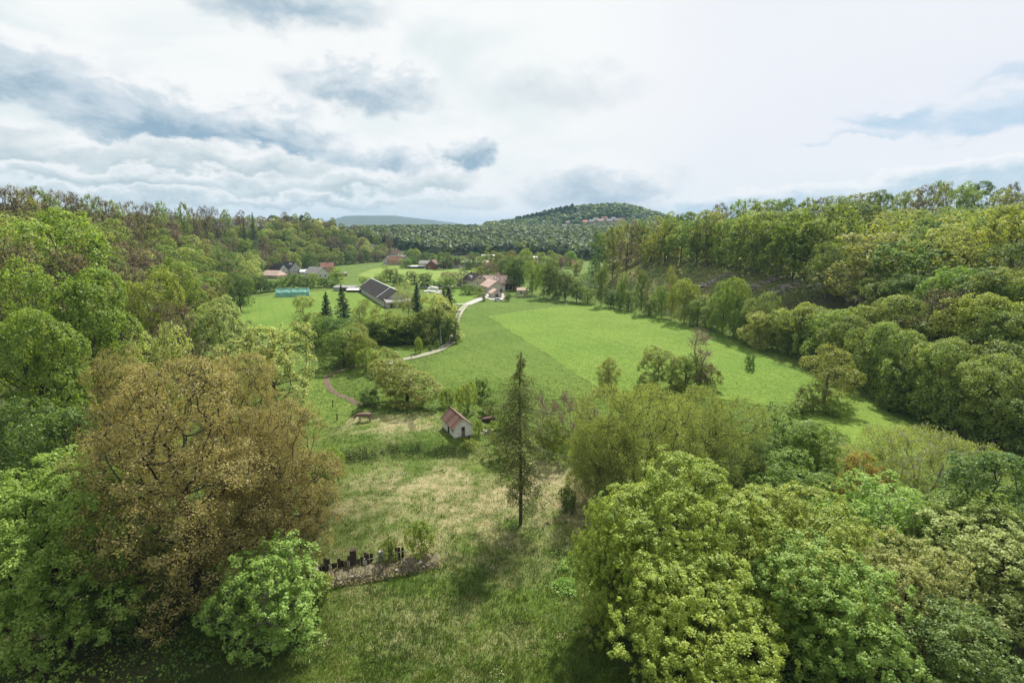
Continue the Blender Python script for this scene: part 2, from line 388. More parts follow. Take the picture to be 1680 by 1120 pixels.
    return dict(trunk=trunk, crown=crown, H=H, W=W)

def conifer(name, seed, H=20, W=7, cb=2, branches=110, per=60, leaf=.35, mat='spruce', bark=None, trunk_r=.25, droop=.25, up=.1, ragged=.2, aspect=.28, hang=.5, profile=None, double=False):
    rng = np.random.default_rng(seed); bark = bark or BARK_D
    P0 = [np.array([0, 0, 0.])]; R0 = []
    zs = np.linspace(0, H, 14); axis = np.stack([np.sin(zs*.3+seed)*.012*H*zs/H, np.cos(zs*.23+seed)*.010*H*zs/H, zs], 1); axis[:, :2] -= axis[0, :2]
    rr = trunk_r*(1-zs/H)**.8+.015
    TV, TF = tubes(axis[:-1], axis[1:], rr[:-1], rr[1:], 7)
    C = []; N_ = []; A = []; S = []; B0 = []; B1 = []; BR = []
    for i in range(branches):
        f = (i+rng.uniform(0, 1))/branches; z = cb+(H*.985-cb)*f**.92
        L = W/2*(profile(f) if profile else (1-f)**.8)*(1+ragged*rng.normal()); L = max(L, .18)
        ang = i*2.399+rng.normal()*.5
        base = np.array([np.interp(z, zs, axis[:, 0]), np.interp(z, zs, axis[:, 1]), z])
        dirh = np.array([math.cos(ang), math.sin(ang), 0]); k = 6; pts = []
        for j in range(k+1):
            s = j/k; pts.append(base+dirh*L*s+np.array([0, 0, up*L*s-droop*L*(s**1.5)*(1-.55*s*s)*1.6]))
        pts = np.array(pts); B0.append(pts[:-1]); B1.append(pts[1:]); BR.append(np.linspace(.035, .008, k)*(L/3+.4))
        m = max(6, int(per*L/(W/2))); s = rng.uniform(.06, 1, m)**.75; q = np.stack([np.interp(s*k, np.arange(k+1), pts[:, c]) for c in range(3)], 1)
        side = np.cross(dirh, [0, 0, 1]); wdt = (1-.65*s)*L*.30+.12
        q = q + side*(rng.uniform(-1, 1, m)*wdt)[:, None]; q[:, 2] -= rng.uniform(0, 1, m)**1.4*hang*(.4+.6*L/(W/2))
        C.append(q); N_.append(np.tile([0, 0, 1.], (m, 1))+rng.normal(size=(m, 3))*.6+dirh*.2)
        A.append(np.tile(dirh*.5+np.array([0, 0, -hang*1.2]), (m, 1))+side*rng.uniform(-1, 1, (m, 1))*.8)
    B0 = np.concatenate(B0); B1 = np.concatenate(B1); BR = np.concatenate(BR)
    V2, F2 = tubes(B0, B1, BR, BR*.8, 3); TF = np.concatenate([TF, F2+len(TV)]); TV = np.concatenate([TV, V2])
    C = np.concatenate(C); N_ = np.concatenate(N_); A = np.concatenate(A)
    LV, LF = leaf_quads(rng, C, N_, leaf, aspect, .1, A)
    crown = np_mesh(name+' crown', LV, LF, LM[mat], {'var': np.repeat(rng.uniform(0, 1, len(C)), 4)})
    return dict(trunk=np_mesh(name+' trunk', TV, TF, bark, smooth=True), crown=crown, H=H, W=W)

def plant(p, name, loc, height, width, rz, label, cat='tree', group=None):
    s = (width/p['W'], width/p['W'], height/p['H'])
    e = empty(name, loc, rz); e.scale = s
    link('trunk', p['trunk'], e); link('crown', p['crown'], e)
    return tag(e, label, cat, group)

# ------------------------------------------------------------------ tree prototypes
PR = {}
# far (hillsides, 150 m and more)
far_kw = dict(sides=3, H=16, W=14, clumps=210, per=17, leaf=.44, clump_r=1.1, trunk_r=.3, tip=.04)
for i, mt in enumerate(('fresh', 'deep', 'yellow', 'olive', 'pale', 'bronze')):
    PR['far_'+mt] = [broad('far '+mt, 100+i*10+k, mat=mt, cb=1.2, lobes=9+k, **far_kw) for k in range(2)]
PR['far_bud'] = [broad('far bud', 170+k, mat='bud', bark=BARK, cb=2, lobes=10, H=16, W=13, clumps=230, per=10, leaf=.34, clump_r=1.25, trunk_r=.26, tip=.05, twigs=3) for k in range(3)]
PR['far_tall'] = [broad('far tall', 180+k, mat=('yellow', 'fresh', 'olive')[k], bark=BARK_G, cb=2.6, lobes=15, H=24, W=16, clumps=400, per=16, leaf=.5, clump_r=1.3, trunk_r=.42, tip=.05) for k in range(3)]
PR['far_spruce'] = [conifer('far spruce', 190+k, H=18, W=7, branches=70, per=26, leaf=.8, aspect=.4) for k in range(2)]
# middle distance (70 to 200 m)
mid_kw = dict(H=14, W=12, clumps=380, per=30, leaf=.27, clump_r=.95, trunk_r=.26, tip=.022)
for i, mt in enumerate(('fresh', 'deep', 'yellow', 'olive', 'pale', 'alder')):
    PR['mid_'+mt] = [broad('mid '+mt, 300+i*10+k, mat=mt, cb=.8, lobes=11+k, shape='round', bark=BARK_D if mt == 'alder' else BARK, **mid_kw) for k in range(2)]
PR['mid_bronze'] = [broad('mid bronze', 372, mat='bronze', cb=.8, lobes=10, **{**mid_kw, 'clumps': 300, 'per': 26, 'leaf': .22})]
PR['mid_bud'] = [broad('mid bud', 380+k, mat='bud', cb=1.2, lobes=10, H=14, W=11, clumps=330, per=12, leaf=.2, clump_r=1.1, trunk_r=.25, tip=.028, twigs=4, shape='vase' if k else 'round') for k in range(2)]
PR['mid_palebranch'] = [broad('mid pale branchy', 390+k, mat='pale', bark=BARK_D, cb=3, lobes=11, H=15, W=16, clumps=620, per=22, leaf=.27, clump_r=.72, trunk_r=.3, tip=.03, twigs=2, upbias=.9, shape='vase' if k else 'round') for k in range(2)]
PR['bush'] = [broad('bush', 400+k, mat=('fresh', 'deep', 'olive', 'yellow')[k], H=4, W=5, cb=.25, lobes=7, lobe_r=.5, clumps=150, per=26, leaf=.17, clump_r=.5, trunk_r=.09, tip=.012, stems=3) for k in range(4)]
PR['birch'] = [broad('birch', 420+k, mat='willow' if k else 'olive', bark=BARK_B, H=15, W=8, cb=2.5, lobes=10, clumps=240, per=30, leaf=.26, clump_r=.85, trunk_r=.2, tip=.02, droop=.9, aspect=.35, shape='round') for k in range(2)]
PR['spruce'] = [conifer('spruce', 430+k, H=14, W=6, cb=.8, branches=120, per=80, leaf=.42, aspect=.34) for k in range(2)]
PR['barewood'] = [broad('bare shrub', 440+k, mat='bud', bark=TWIG, H=7, W=3.6, cb=.6, lobes=14, lobe_r=.34, clumps=170, per=2, leaf=.10, clump_r=.75, trunk_r=.09, tip=.022, twigs=4, stems=3, inside=.5) for k in range(2)]
# ------------------------------------------------------------------ ground
def straw_at(x, y):
    """how much dead straw lies among the grass"""
    g = lambda cx, cy, sx, sy: np.exp(-(((x-cx)/sx)**2+((y-cy)/sy)**2))
    m = .80*g(-10, 64, 16, 9)+.62*g(-22, 87, 12, 6)+.75*g(8, 66, 9, 9)+.26*g(-16, 50, 18, 6)+.10*g(2, 43, 14, 7)+.13*g(-8, 36, 16, 8)+.30*g(60, 82, 16, 8)+.35*g(-2, 80, 6, 4)
    n = fbm(x/5.0, y/3.6, 21)*.6 + fbm(x/1.1, y/.9, 22)*.4
    return np.clip(m*1.22 + (n-.53)*3.4, 0, 1)*np.clip(m*2.4, 0, 1)
def axis_pts(dense0, dense1, step, lo, hi, g):
    a = list(np.arange(dense0, dense1+1e-6, step)); s = step
    while a[-1] < hi: s *= g; a.append(a[-1]+s)
    s = step
    while a[0] > lo: s *= g; a.insert(0, a[0]-s)
    return np.array(a)
gx = axis_pts(-45, 45, 1.2, -9000, 9000, 1.08); gy = axis_pts(26, 122, 1.2, -900, 9500, 1.048)
X, Y = np.meshgrid(gx, gy); Z = Hgt(X, Y)
nx, ny = len(gx), len(gy); idx = np.arange(nx*ny).reshape(ny, nx)
F = np.stack([idx[:-1, :-1], idx[:-1, 1:], idx[1:, 1:], idx[1:, :-1]], -1).reshape(-1, 4)
tl = foot_left(Y)-X; tr = X-foot_right(Y)
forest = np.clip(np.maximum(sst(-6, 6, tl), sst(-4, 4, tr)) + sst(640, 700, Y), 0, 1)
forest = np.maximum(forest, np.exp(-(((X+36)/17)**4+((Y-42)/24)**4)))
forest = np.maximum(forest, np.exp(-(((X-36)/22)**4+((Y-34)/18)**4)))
bank = sst(4, 14, tr)*(1-sst(48, 62, tr))*sst(172, 190, Y)*(1-sst(330, 380, Y))
m, t, o = new_mat('ground'); b = t.node('ShaderNodeBsdfPrincipled'); b.inputs['Roughness'].default_value = .95; b.inputs['Specular IOR Level'].default_value = .15
pos = t.node('ShaderNodeNewGeometry').outputs['Position']
n1 = t.noise(pos, .09, 5, .6); n2 = t.noise(pos, .7, 5, .65); n3 = t.noise(pos, 4.5, 4, .7)
gr = t.mix(t.map(n1, .35, .65, 0, 1, True), (.070, .125, .020), (.125, .185, .030))
gr = t.mix(t.map(n2, .40, .68, 0, .8, True), gr, (.155, .205, .042))
gr = t.mix(t.map(n3, .35, .62, 1, 0), gr, t.mix(1.0, gr, (.50, .58, .50), 'MULTIPLY'))
st = t.mix(t.map(n3, .34, .66), (.16, .145, .060), (.46, .41, .24))
sm = t.m('MULTIPLY', t.attr('straw'), t.map(n2, .30, .55, .15, 1.1), clamp=True)
gr = t.mix(sm, gr, st)
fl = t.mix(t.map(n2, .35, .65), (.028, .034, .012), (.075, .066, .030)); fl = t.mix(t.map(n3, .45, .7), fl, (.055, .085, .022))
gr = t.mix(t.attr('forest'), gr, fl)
bk = t.mix(t.map(t.noise(pos, .12, 6, .7), .38, .62, 0, 1, True), (.215, .195, .082), (.175, .245, .056)); bk = t.mix(t.map(n2, .45, .7, 0, .6), bk, (.26, .235, .12)); bk = t.mix(t.map(n3, .35, .6, .6, 0), bk, (.075, .085, .03))
gr = t.mix(t.attr('bank'), gr, bk)
t.put(b.inputs['Base Color'], gr)
bn = t.node('ShaderNodeBump'); bn.inputs['Strength'].default_value = .8; bn.inputs['Distance'].default_value = .35
t.put(bn.inputs['Height'], t.m('ADD', n3, n2)); t.l.new(bn.outputs[0], b.inputs['Normal']); t.l.new(b.outputs[0], o.inputs[0])
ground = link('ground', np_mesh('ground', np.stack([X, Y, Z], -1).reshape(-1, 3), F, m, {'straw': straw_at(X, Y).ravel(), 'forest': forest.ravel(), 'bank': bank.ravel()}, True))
tag(ground, kind='structure')

# ------------------------------------------------------------------ fields, tracks and yards lie as sheets on the ground
def drape(name, poly, mat, lift, step, wob=0.0):
    """a sheet inside the outline, following the ground"""
    pts = []
    for i in range(len(poly)):
        a = np.array(poly[i][:2]); c = np.array(poly[(i+1) % len(poly)][:2]); n = max(1, int(np.linalg.norm(c-a)/step))
        for k in range(n):
            q = a+(c-a)*k/n; nn = np.array([-(c-a)[1], (c-a)[0]])/(np.linalg.norm(c-a)+1e-9)
            pts.append(q+nn*(fbm(q[0]/3.1, q[1]/3.1, 5)-.5)*2*wob)
    nb = len(pts); P = np.array(pts); lo, hi = P.min(0), P.max(0)
    gx_, gy_ = np.meshgrid(np.arange(lo[0], hi[0], step), np.arange(lo[1], hi[1], step)); G = np.stack([gx_.ravel(), gy_.ravel()], 1)
    vs_, _, fs_, *_ = delaunay_2d_cdt([Vector(q) for q in np.concatenate([P, G])], [(i, (i+1) % nb) for i in range(nb)], [list(range(nb))], 1, 1e-5)
    V = np.array([(q[0], q[1], 0) for q in vs_]); V[:, 2] = Hgt(V[:, 0], V[:, 1])+lift
    me = bpy.data.meshes.new(name); me.from_pydata(V.tolist(), [], fs_); me.materials.append(mat)
    for p in me.polygons: p.use_smooth = True
    me.update(); me.validate()
    # faces up
    if me.polygons and me.polygons[0].normal.z < 0: me.flip_normals()
    return tag(link(name, me), kind='structure')
def grass_mat(name, a, bcol, c, rows=None, s=.05):
    m, t, o = new_mat(name); b = t.node('ShaderNodeBsdfPrincipled'); b.inputs['Roughness'].default_value = .95; b.inputs['Specular IOR Level'].default_value = .1
    pos = t.node('ShaderNodeNewGeometry').outputs['Position']
    n1 = t.noise(pos, s, 5, .6); n2 = t.noise(pos, .6, 6, .68); n3 = t.noise(t.v('MULTIPLY', pos, (1.0, .6, 1.0)), 3.0, 4, .7)
    g = t.mix(t.map(n1, .35, .65, 0, 1, True), a, bcol); g = t.mix(t.map(n2, .42, .70, 0, .85, True), g, c); g = t.mix(t.map(t.noise(pos, .018, 3, .5), .4, .62, 0, .5, True), g, t.mix(1.0, g, (.78, .92, .8), 'MULTIPLY'))
    g = t.mix(t.map(n3, .38, .56, .75, 0), g, t.mix(1.0, g, (.45, .56, .45), 'MULTIPLY'))
    if rows:
        px_, py_, pz_ = t.sep(pos); ph = t.m('ADD', t.m('MULTIPLY', px_, rows[0]), t.m('MULTIPLY', py_, rows[1])); ph = t.m('ADD', ph, t.m('MULTIPLY', n1, 1.5))
        g = t.mix(t.map(t.m('SINE', ph), .55, 1, 0, .3), g, t.mix(1.0, g, (.72, .82, .7), 'MULTIPLY'))
    t.put(b.inputs['Base Color'], g)
    bn = t.node('ShaderNodeBump'); bn.inputs['Strength'].default_value = .6; bn.inputs['Distance'].default_value = .3; t.put(bn.inputs['Height'], t.m('ADD', n3, n2)); t.l.new(bn.outputs[0], b.inputs['Normal'])
    t.l.new(b.outputs[0], o.inputs[0]); return m
G_BRIGHT = grass_mat('meadow bright', (.110, .178, .026), (.142, .212, .034), (.190, .248, .054), rows=(1.1, .55))
G_DARK = grass_mat('meadow mown', (.084, .138, .022), (.112, .164, .030), (.145, .192, .044), rows=(.9, .5))
G_PALE = grass_mat('meadow far', (.16, .22, .045), (.20, .26, .06), (.23, .28, .07))
def pix(l): return [gp(*q) for q in l]
drape('field_mown', pix([(764, 512), (800, 497), (868, 488), (905, 494), (960, 500), (1010, 506), (960, 512), (800, 519), (900, 582), (1004, 650), (900, 655), (800, 640), (716, 640), (704, 596), (742, 572), (752, 540)]), G_DARK, .05, 3, .5)
drape('field_meadow', pix([(800, 519), (880, 507), (960, 500), (1010, 506), (1100, 523), (1180, 548), (1258, 584), (1300, 606), (1345, 625), (1420, 655), (1480, 690), (1545, 716), (1500, 748), (1420, 765), (1385, 715), (1330, 690), (1280, 668), (1180, 655), (1004, 652), (900, 583)]), G_BRIGHT, .09, 3, .8)
drape('field_pasture', pix([(352, 503), (392, 488), (452, 486), (560, 474), (590, 478), (632, 506), (615, 545), (560, 560), (480, 560), (400, 540)]), G_BRIGHT, .06, 7, .6)
drape('field_paddock', pix([(690, 502), (700, 478), (760, 472), (796, 480), (800, 486), (764, 499), (730, 503)]), G_BRIGHT, .06, 6, .4)
drape('field_far', pix([(585, 452), (612, 441), (660, 436), (745, 441), (785, 443), (750, 462), (700, 466), (650, 462)]), G_PALE, .10, 9, .6)
drape('field_garden', pix([(520, 606), (620, 575), (700, 562), (736, 560), (706, 574), (660, 588), (600, 600), (548, 606), (534, 622), (548, 646), (580, 660), (620, 655), (560, 700), (500, 690), (500, 640)]), grass_mat('garden grass', (.095, .150, .026), (.13, .185, .034), (.18, .22, .06)), .05, 1.6, .4)
# tracks
def ribbon(name, pts, width, mat, lift, step=1.5):
    P = [np.array(q[:2]) for q in pts]; out = []
    Pn = [2*P[0]-P[1]]+P+[2*P[-1]-P[-2]]
    for i in range(1, len(Pn)-2):
        p0, p1, p2, p3 = Pn[i-1:i+3]; n = max(2, int(np.linalg.norm(p2-p1)/step))
        for k in range(n):
            s = k/n; out.append(.5*((2*p1)+(-p0+p2)*s+(2*p0-5*p1+4*p2-p3)*s*s+(-p0+3*p1-3*p2+p3)*s**3))
    out.append(P[-1]); out = np.array(out); d = np.gradient(out, axis=0); d /= np.linalg.norm(d, axis=1)[:, None]; nn = np.stack([-d[:, 1], d[:, 0]], 1)
    us = np.linspace(-1, 1, 7); V = []; U = []
    for i, q in enumerate(out):
        wv = width/2*(1+.35*(fbm(i/5.0, 1.7, 4)-.5))
        for u in us: V.append((*(q+nn[i]*u*wv), 0)); U.append(u)
    V = np.array(V); V[:, 2] = Hgt(V[:, 0], V[:, 1])+lift
    m_ = len(us); ii = (np.arange(len(out)-1)*m_)[:, None]; j = np.arange(m_-1)[None]
    F = np.stack([ii+j, ii+j+m_, ii+j+m_+1, ii+j+1], -1).reshape(-1, 4)[:, ::-1]
    return tag(link(name, np_mesh(name, V, F, mat, {'across': U}, True)), kind='structure')
def track_mat(name, c, c2, grass, mid=.22):
    m, t, o = new_mat(name); b = t.node('ShaderNodeBsdfPrincipled'); b.inputs['Roughness'].default_value = .95
    pos = t.node('ShaderNodeNewGeometry').outputs['Position']; n2 = t.noise(pos, .8, 5, .65); n3 = t.noise(pos, 3.5, 4, .7)
    u = t.m('ABSOLUTE', t.attr('across')); g = t.mix(t.map(n3, .35, .65), c2, c)
    e = t.m('ADD', u, t.m('MULTIPLY', t.m('SUBTRACT', n2, .5), .6))
    gr_ = t.m('MAXIMUM', t.map(e, mid, mid+.12, 1, 0), t.map(e, .82, .98, 0, 1))
    t.put(b.inputs['Base Color'], t.mix(gr_, g, grass)); t.l.new(b.outputs[0], o.inputs[0]); return m
GRAVEL = track_mat('track gravel', (.36, .335, .28), (.22, .20, .165), (.13, .165, .05), .16)
ASPH = track_mat('lane grey', (.38, .37, .35), (.27, .26, .24), (.17, .20, .08), -.6)
DIRT = track_mat('path dirt', (.135, .088, .056), (.068, .046, .030), (.10, .14, .035), -.2)
ribbon('road_lane', pix([(806, 483), (797, 487), (780, 494), (765, 500)]), 5.0, ASPH, .14)
ribbon('road_side', pix([(764, 499), (745, 499.5), (728, 500)]), 3.0, ASPH, .17)
ribbon('road_village', pix([(690, 472.5), (720, 470.5), (750, 469), (800, 467.5)]), 5.5, ASPH, .14)
ribbon('path_track', pix([(765, 500), (756, 510), (750, 522), (746, 540), (741, 560), (726, 571), (706, 579), (680, 586), (655, 591), (636, 597)]), 2.7, GRAVEL, .13)
ribbon('path_dirt', pix([(615, 597), (580, 602), (552, 610), (536, 622), (541, 637), (556, 648), (575, 656), (598, 664), (615, 668)]), 1.4, DIRT, .12)
drape('yard_gravel', pix([(786, 482), (815, 476), (832, 484), (826, 491), (805, 492), (796, 488)]), plain('yard gravel', (.42, .40, .36), .95, .3, .4), .11, 4, .5)
# bare worn soil in the meadow
SOIL = plain('worn soil', (.125, .098, .05), .95, .5, 1.6, c2=(.07, .085, .03))
drape('ground_worn_hollow', pix([(665, 690), (680, 686), (687, 697), (680, 706), (670, 700)]), SOIL, .03, .5, 1.0)

# ------------------------------------------------------------------ the air
hz, t, o = new_mat('haze air'); pv = t.node('ShaderNodeVolumePrincipled')
pv.inputs['Color'].default_value = (.36, .57, .80, 1); pv.inputs['Density'].default_value = HAZE; pv.inputs['Density Attribute'].default_value = ''; pv.inputs['Anisotropy'].default_value = .0
t.l.new(pv.outputs[0], o.inputs['Volume'])
tag(MB().box(-9600, 9700, -1500, 10300, -6, 215).build('haze', hz), 'thin blue haze over the far hills', 'haze', kind='stuff')
# ------------------------------------------------------------------ buildings
WHITE = plain('plaster white', (.66, .64, .58), .9, .25, .8); CREAM = plain('plaster cream', (.58, .50, .36), .9, .22, .6); GREYW = plain('plaster grey', (.42, .42, .42), .9, .2, .6)
BEIGE = plain('plaster beige', (.52, .47, .39), .9, .2, .6); BRICK = plain('wall brown red', (.22, .11, .075), .9, .3, .8); OCHRE = plain('plaster ochre', (.50, .33, .19), .9, .2, .8)
R_DARK = plain('roof dark', (.050, .046, .045), .95, .3, .5, spec=.08); R_BLACK = plain('roof anthracite', (.040, .042, .050), .8, .25, .5, spec=.12); R_GREY = plain('roof grey', (.27, .26, .25), .8, .25, .5)
R_PINK = plain('roof pink tile', (.50, .36, .30), .85, .22, .5); R_RED = plain('roof red tile', (.27, .135, .09), .85, .3, .6); R_ORANGE = plain('roof orange tile', (.56, .25, .14), .85, .2, .6); R_BROWN = plain('roof brown', (.20, .13, .095), .85, .3, .6)
R_WHITE = plain('roof pale sheet', (.72, .71, .68), .6, .12, .4); GLASS = plain('window glass', (.035, .045, .055), .12, .2, 1.0); WOODD = plain('wood dark', (.075, .052, .036), .9, .5, 4.0); WOODG = plain('wood weathered', (.23, .20, .165), .95, .45, 5.0)
TRIM = plain('trim white', (.82, .81, .78), .7, .1, 1.0)
def wall_prism(L, W, h, rh, gable=True):
    l, w_ = L/2, W/2; mb = MB()
    if rh > 0 and gable:
        v = [(-l, -w_, 0), (l, -w_, 0), (l, w_, 0), (-l, w_, 0), (-l, -w_, h), (l, -w_, h), (l, w_, h), (-l, w_, h), (-l, 0, h+rh), (l, 0, h+rh)]
        mb.add(v, [(0, 1, 5, 4), (2, 3, 7, 6), (1, 2, 6, 9, 5), (3, 0, 4, 8, 7), (3, 2, 1, 0)])
    else: mb.box(-l, l, -w_, w_, 0, h)
    return mb
def roof_slabs(L, W, h, rh, ov=.4, th=.18, hip=0.0):
    l, w_ = L/2+ov, W/2; s = rh/w_; e = w_+ov; mb = MB(); ze = h-ov*s; lh = l-hip
    for sg in (-1, 1):
        a = [(-l, sg*e, ze), (l, sg*e, ze), (lh, 0, h+rh), (-lh, 0, h+rh)]
        up = [(x, y, z+th) for x, y, z in a]; dn = [(x, y, z+.02) for x, y, z in a]
        vs_ = dn+up; fs = [(0, 1, 2, 3), (4, 7, 6, 5), (0, 4, 5, 1), (1, 5, 6, 2), (3, 7, 4, 0)]
        if sg > 0: fs = [tuple(reversed(f)) for f in fs]
        mb.add(vs_, fs)
    if hip:
        for sx in (-1, 1): mb.add([(sx*l, -e, ze+th), (sx*l, e, ze+th), (sx*lh, 0, h+rh+th), (sx*l, -e, ze), (sx*l, e, ze)], [(0, 1, 2), (0, 3, 4, 1)])
    return mb
def opening(par, side, off, z, w_, h, L, W, mat, name='window', frame=True):
    """a framed opening on side 's' n e w of a house"""
    mb = MB(); d = .05
    if side in 'sn': sg = -1 if side == 's' else 1; y = sg*W/2; mb.box(off-w_/2, off+w_/2, min(y, y+sg*d), max(y, y+sg*d), z, z+h)
    else: sg = -1 if side == 'w' else 1; x = sg*L/2; mb.box(min(x, x+sg*d), max(x, x+sg*d), off-w_/2, off+w_/2, z, z+h)
    o = mb.build(name, mat, par)
    if frame:
        fb = MB(); f = .14; e = d+.03
        for (a0, a1, b0, b1) in ((-w_/2-f, w_/2+f, z+h, z+h+f), (-w_/2-f, w_/2+f, z-f, z), (-w_/2-f, -w_/2, z, z+h), (w_/2, w_/2+f, z, z+h), (-.04, .04, z, z+h)):
            if side in 'sn': fb.box(off+a0, off+a1, min(y, y+sg*e), max(y, y+sg*e), b0, b1)
            else: fb.box(min(x, x+sg*e), max(x, x+sg*e), off+a0, off+a1, b0, b1)
        fb.build('frame', TRIM, o)
    return o
def house(name, label, loc, rz, L, W, h, rh, wall, roof, ops=(), chim=(), ov=.4, hip=0.0, cat='house', group=None, skylights=()):
    e = empty(name, loc, rz); wall_prism(L, W, h, rh, hip == 0).build('wall', wall, e)
    r = roof_slabs(L, W, h, rh, ov, .18, hip).build('roof', roof, e)
    for (cx, cy_, ch) in chim:
        zr = h+rh*(1-abs(cy_)/(W/2)); MB().box(cx-.35, cx+.35, cy_-.35, cy_+.35, zr-.4, zr+ch).build('chimney', BRICK, r)
    for (cx, fy, sg, ww, hh) in skylights:
        y0 = sg*fy*W/2; z0 = h+rh*(1-fy); y1 = sg*(fy-.22)*W/2; z1 = h+rh*(1-fy+.22); mb = MB(); q = .26
        mb.add([(cx-ww/2, y0, z0+q), (cx+ww/2, y0, z0+q), (cx+ww/2, y1, z1+q), (cx-ww/2, y1, z1+q)], [(0, 1, 2, 3) if sg < 0 else (3, 2, 1, 0)]); mb.build('skylight', R_WHITE, r)
    for op in ops: opening(e, op[0], op[1], op[2], op[3], op[4], L, W, op[5] if len(op) > 5 else GLASS, op[6] if len(op) > 6 else 'window')
    return tag(e, label, cat, group)

# long cowshed with the dark roof
A = np.array(gp(592, 478.5)); B = np.array(gp(630, 503)); ax = B[:2]-A[:2]; BL = float(np.linalg.norm(ax)); yaw = math.atan2(ax[1], ax[0]); nrm = np.array([-ax[1], ax[0]])/BL
BW, BH, BR_ = 13.0, 3.1, 4.1; c = (A[:2]+B[:2])/2+nrm*BW/2
barn = empty('long_barn', (c[0], c[1], 0), yaw)
wall_prism(BL, BW, BH, BR_).build('wall', WHITE, barn)
br = roof_slabs(BL, BW, BH, BR_, .7, .22).build('roof', R_DARK, barn)
MB().box(-BL/2-.8, BL/2+.8, -.18, .18, BH+BR_+.20, BH+BR_+.42).build('ridge_cap', TRIM, br)
for sx, ex in ((BL/2-13.5, .45), (-BL/2-.7, .35)):
    mb = MB(); s = BR_/(BW/2); e_ = BW/2+.75; mb.add([(sx, -e_, BH-.75*s+.24), (sx+ex, -e_, BH-.75*s+.24), (sx+ex, -.2, BH+BR_+.20), (sx, -.2, BH+BR_+.20), (sx, -e_, BH-.75*s+.42), (sx+ex, -e_, BH-.75*s+.42), (sx+ex, -.2, BH+BR_+.40), (sx, -.2, BH+BR_+.40)], [(0, 1, 5, 4), (4, 5, 6, 7), (1, 2, 6, 5), (3, 0, 4, 7), (2, 3, 7, 6), (0, 3, 2, 1)]); mb.build('verge_strip', TRIM, br)
for i in range(21):
    x = -BL/2+1.2+i*(BL-2.4)/20; MB().box(x-.28, x+.28, -BW/2-.22, -BW/2, 0, BH-.15).build('pillar', TRIM, barn)
    if i < 20: opening(barn, 's', x+(BL-2.4)/40, .9, 1.5, 1.25, BL, BW, GLASS, 'window', False)
opening(barn, 'e', 0.5, 5.3, 1.3, .7, BL, BW, GLASS, 'window', False)
tag(barn, 'long white-walled barn with a dark ridge roof and pillars along its side', 'barn')
annex = empty('lean_to_shed', (*(B[:2]+ax/BL*3.2+nrm*7.5), 0), yaw)
MB().box(-2.6, 2.6, -7, 5, 0, 2.3).build('wall', BEIGE, annex)
mb = MB(); mb.add([(-3.0, -7.6, 3.4), (3.3, -7.6, 2.5), (3.3, 5.5, 2.5), (-3.0, 5.5, 3.4), (-3.0, -7.6, 3.6), (3.3, -7.6, 2.7), (3.3, 5.5, 2.7), (-3.0, 5.5, 3.6)], [(0, 3, 2, 1), (4, 5, 6, 7), (0, 1, 5, 4), (1, 2, 6, 5), (2, 3, 7, 6), (3, 0, 4, 7)]); mb.build('roof', R_GREY, annex)
for yy in (-4.5, -.5): MB().box(2.6, 2.66, yy-1.2, yy+1.2, .1, 1.9).build('door', WOODD, annex)
tag(annex, 'low lean-to shed with pale roof at the gable end of the long barn', 'shed')

# green tarpaulin tunnel on the pasture
a = np.array(gp(452, 488)); b_ = np.array(gp(507, 486.5)); L = float(np.linalg.norm((b_-a)[:2])); cc = (a+b_)/2; ya = math.atan2(b_[1]-a[1], b_[0]-a[0])
TARP = plain('tarpaulin green', (.22, .44, .36), .6, .3, .5, c2=(.12, .30, .24)); TARPL = plain('tarpaulin light', (.30, .55, .44), .6, .2, .5)
tn = empty('tarpaulin_shelter', (cc[0], cc[1], 0), ya); mb = MB(); n = 14; prof = [(0, 0), (.35, 2.5), (2.4, 4.3), (4.6, 2.6), (5.0, 0)]
for i in range(n+1):
    x = -L/2+L*i/n; sag = .16*math.sin(i*1.9)+.1*math.cos(i*3.7)
    mb.add([(x+.12*math.sin(i*5+k), y+.12*math.sin(i*2.3+k*2), max(0, z+(sag if 0 < k < 4 else 0))) for k, (y, z) in enumerate(prof)], [])
for i in range(n):
    for k in range(4): mb.f.append((i*5+k, i*5+5+k, i*5+6+k, i*5+k+1))
mb.f.append((0, 1, 2, 3, 4)); mb.f.append(tuple(n*5+k for k in (4, 3, 2, 1, 0)))
mb.build('cover', TARP, tn, smooth=False)
MB().box(-L/2+.2, L/2-.2, -.16, -.05, .12, .45).build('skirt', TARPL, tn)
MB().bar((-L/2, 2.4, 4.5), (L/2, 2.4, 4.45), .14, 6).build('ridge_pole', TARPL, tn)
for sx in (-1, 1): MB().bar((sx*L/2, .2, 2.4), (sx*(L/2+4.5), -.4, .05), .07, 5).build('guy_rope', TRIM, tn)
tag(tn, 'long green tarpaulin shelter standing on the far pasture', 'shelter')

# small white shed with the rusty roof
s0 = np.array(gp(745, 719)); s1 = np.array(gp(770.5, 711)); sx_ = (s1-s0)[:2]; SW = float(np.linalg.norm(sx_)); syaw = math.atan2(sx_[1], sx_[0])
SL, SH, SR = 5.6, 1.85, 1.45; SW = 3.3; syaw = R(27); sx_ = np.array([math.cos(syaw), math.sin(syaw)])*SW
RUST = plain('roof rust', (.25, .155, .118), .9, .35, 2.2, c2=(.10, .062, .048)); RUSTD = plain('roof rust dark', (.17, .088, .062), .9, .35, 2.6, c2=(.085, .05, .04)); RUSTL = plain('roof weathered pink', (.40, .31, .25), .85, .25, 2.0)
WASH = plain('limewash stained', (.78, .77, .73), .95, .45, 1.1, c2=(.46, .46, .42))
back = np.array([-sx_[1], sx_[0]])/SW
sc_ = s0[:2]+sx_/2+back*SL/2; shed = empty('garden_shed', (sc_[0], sc_[1], H1(*sc_)-.1), syaw+math.pi/2)
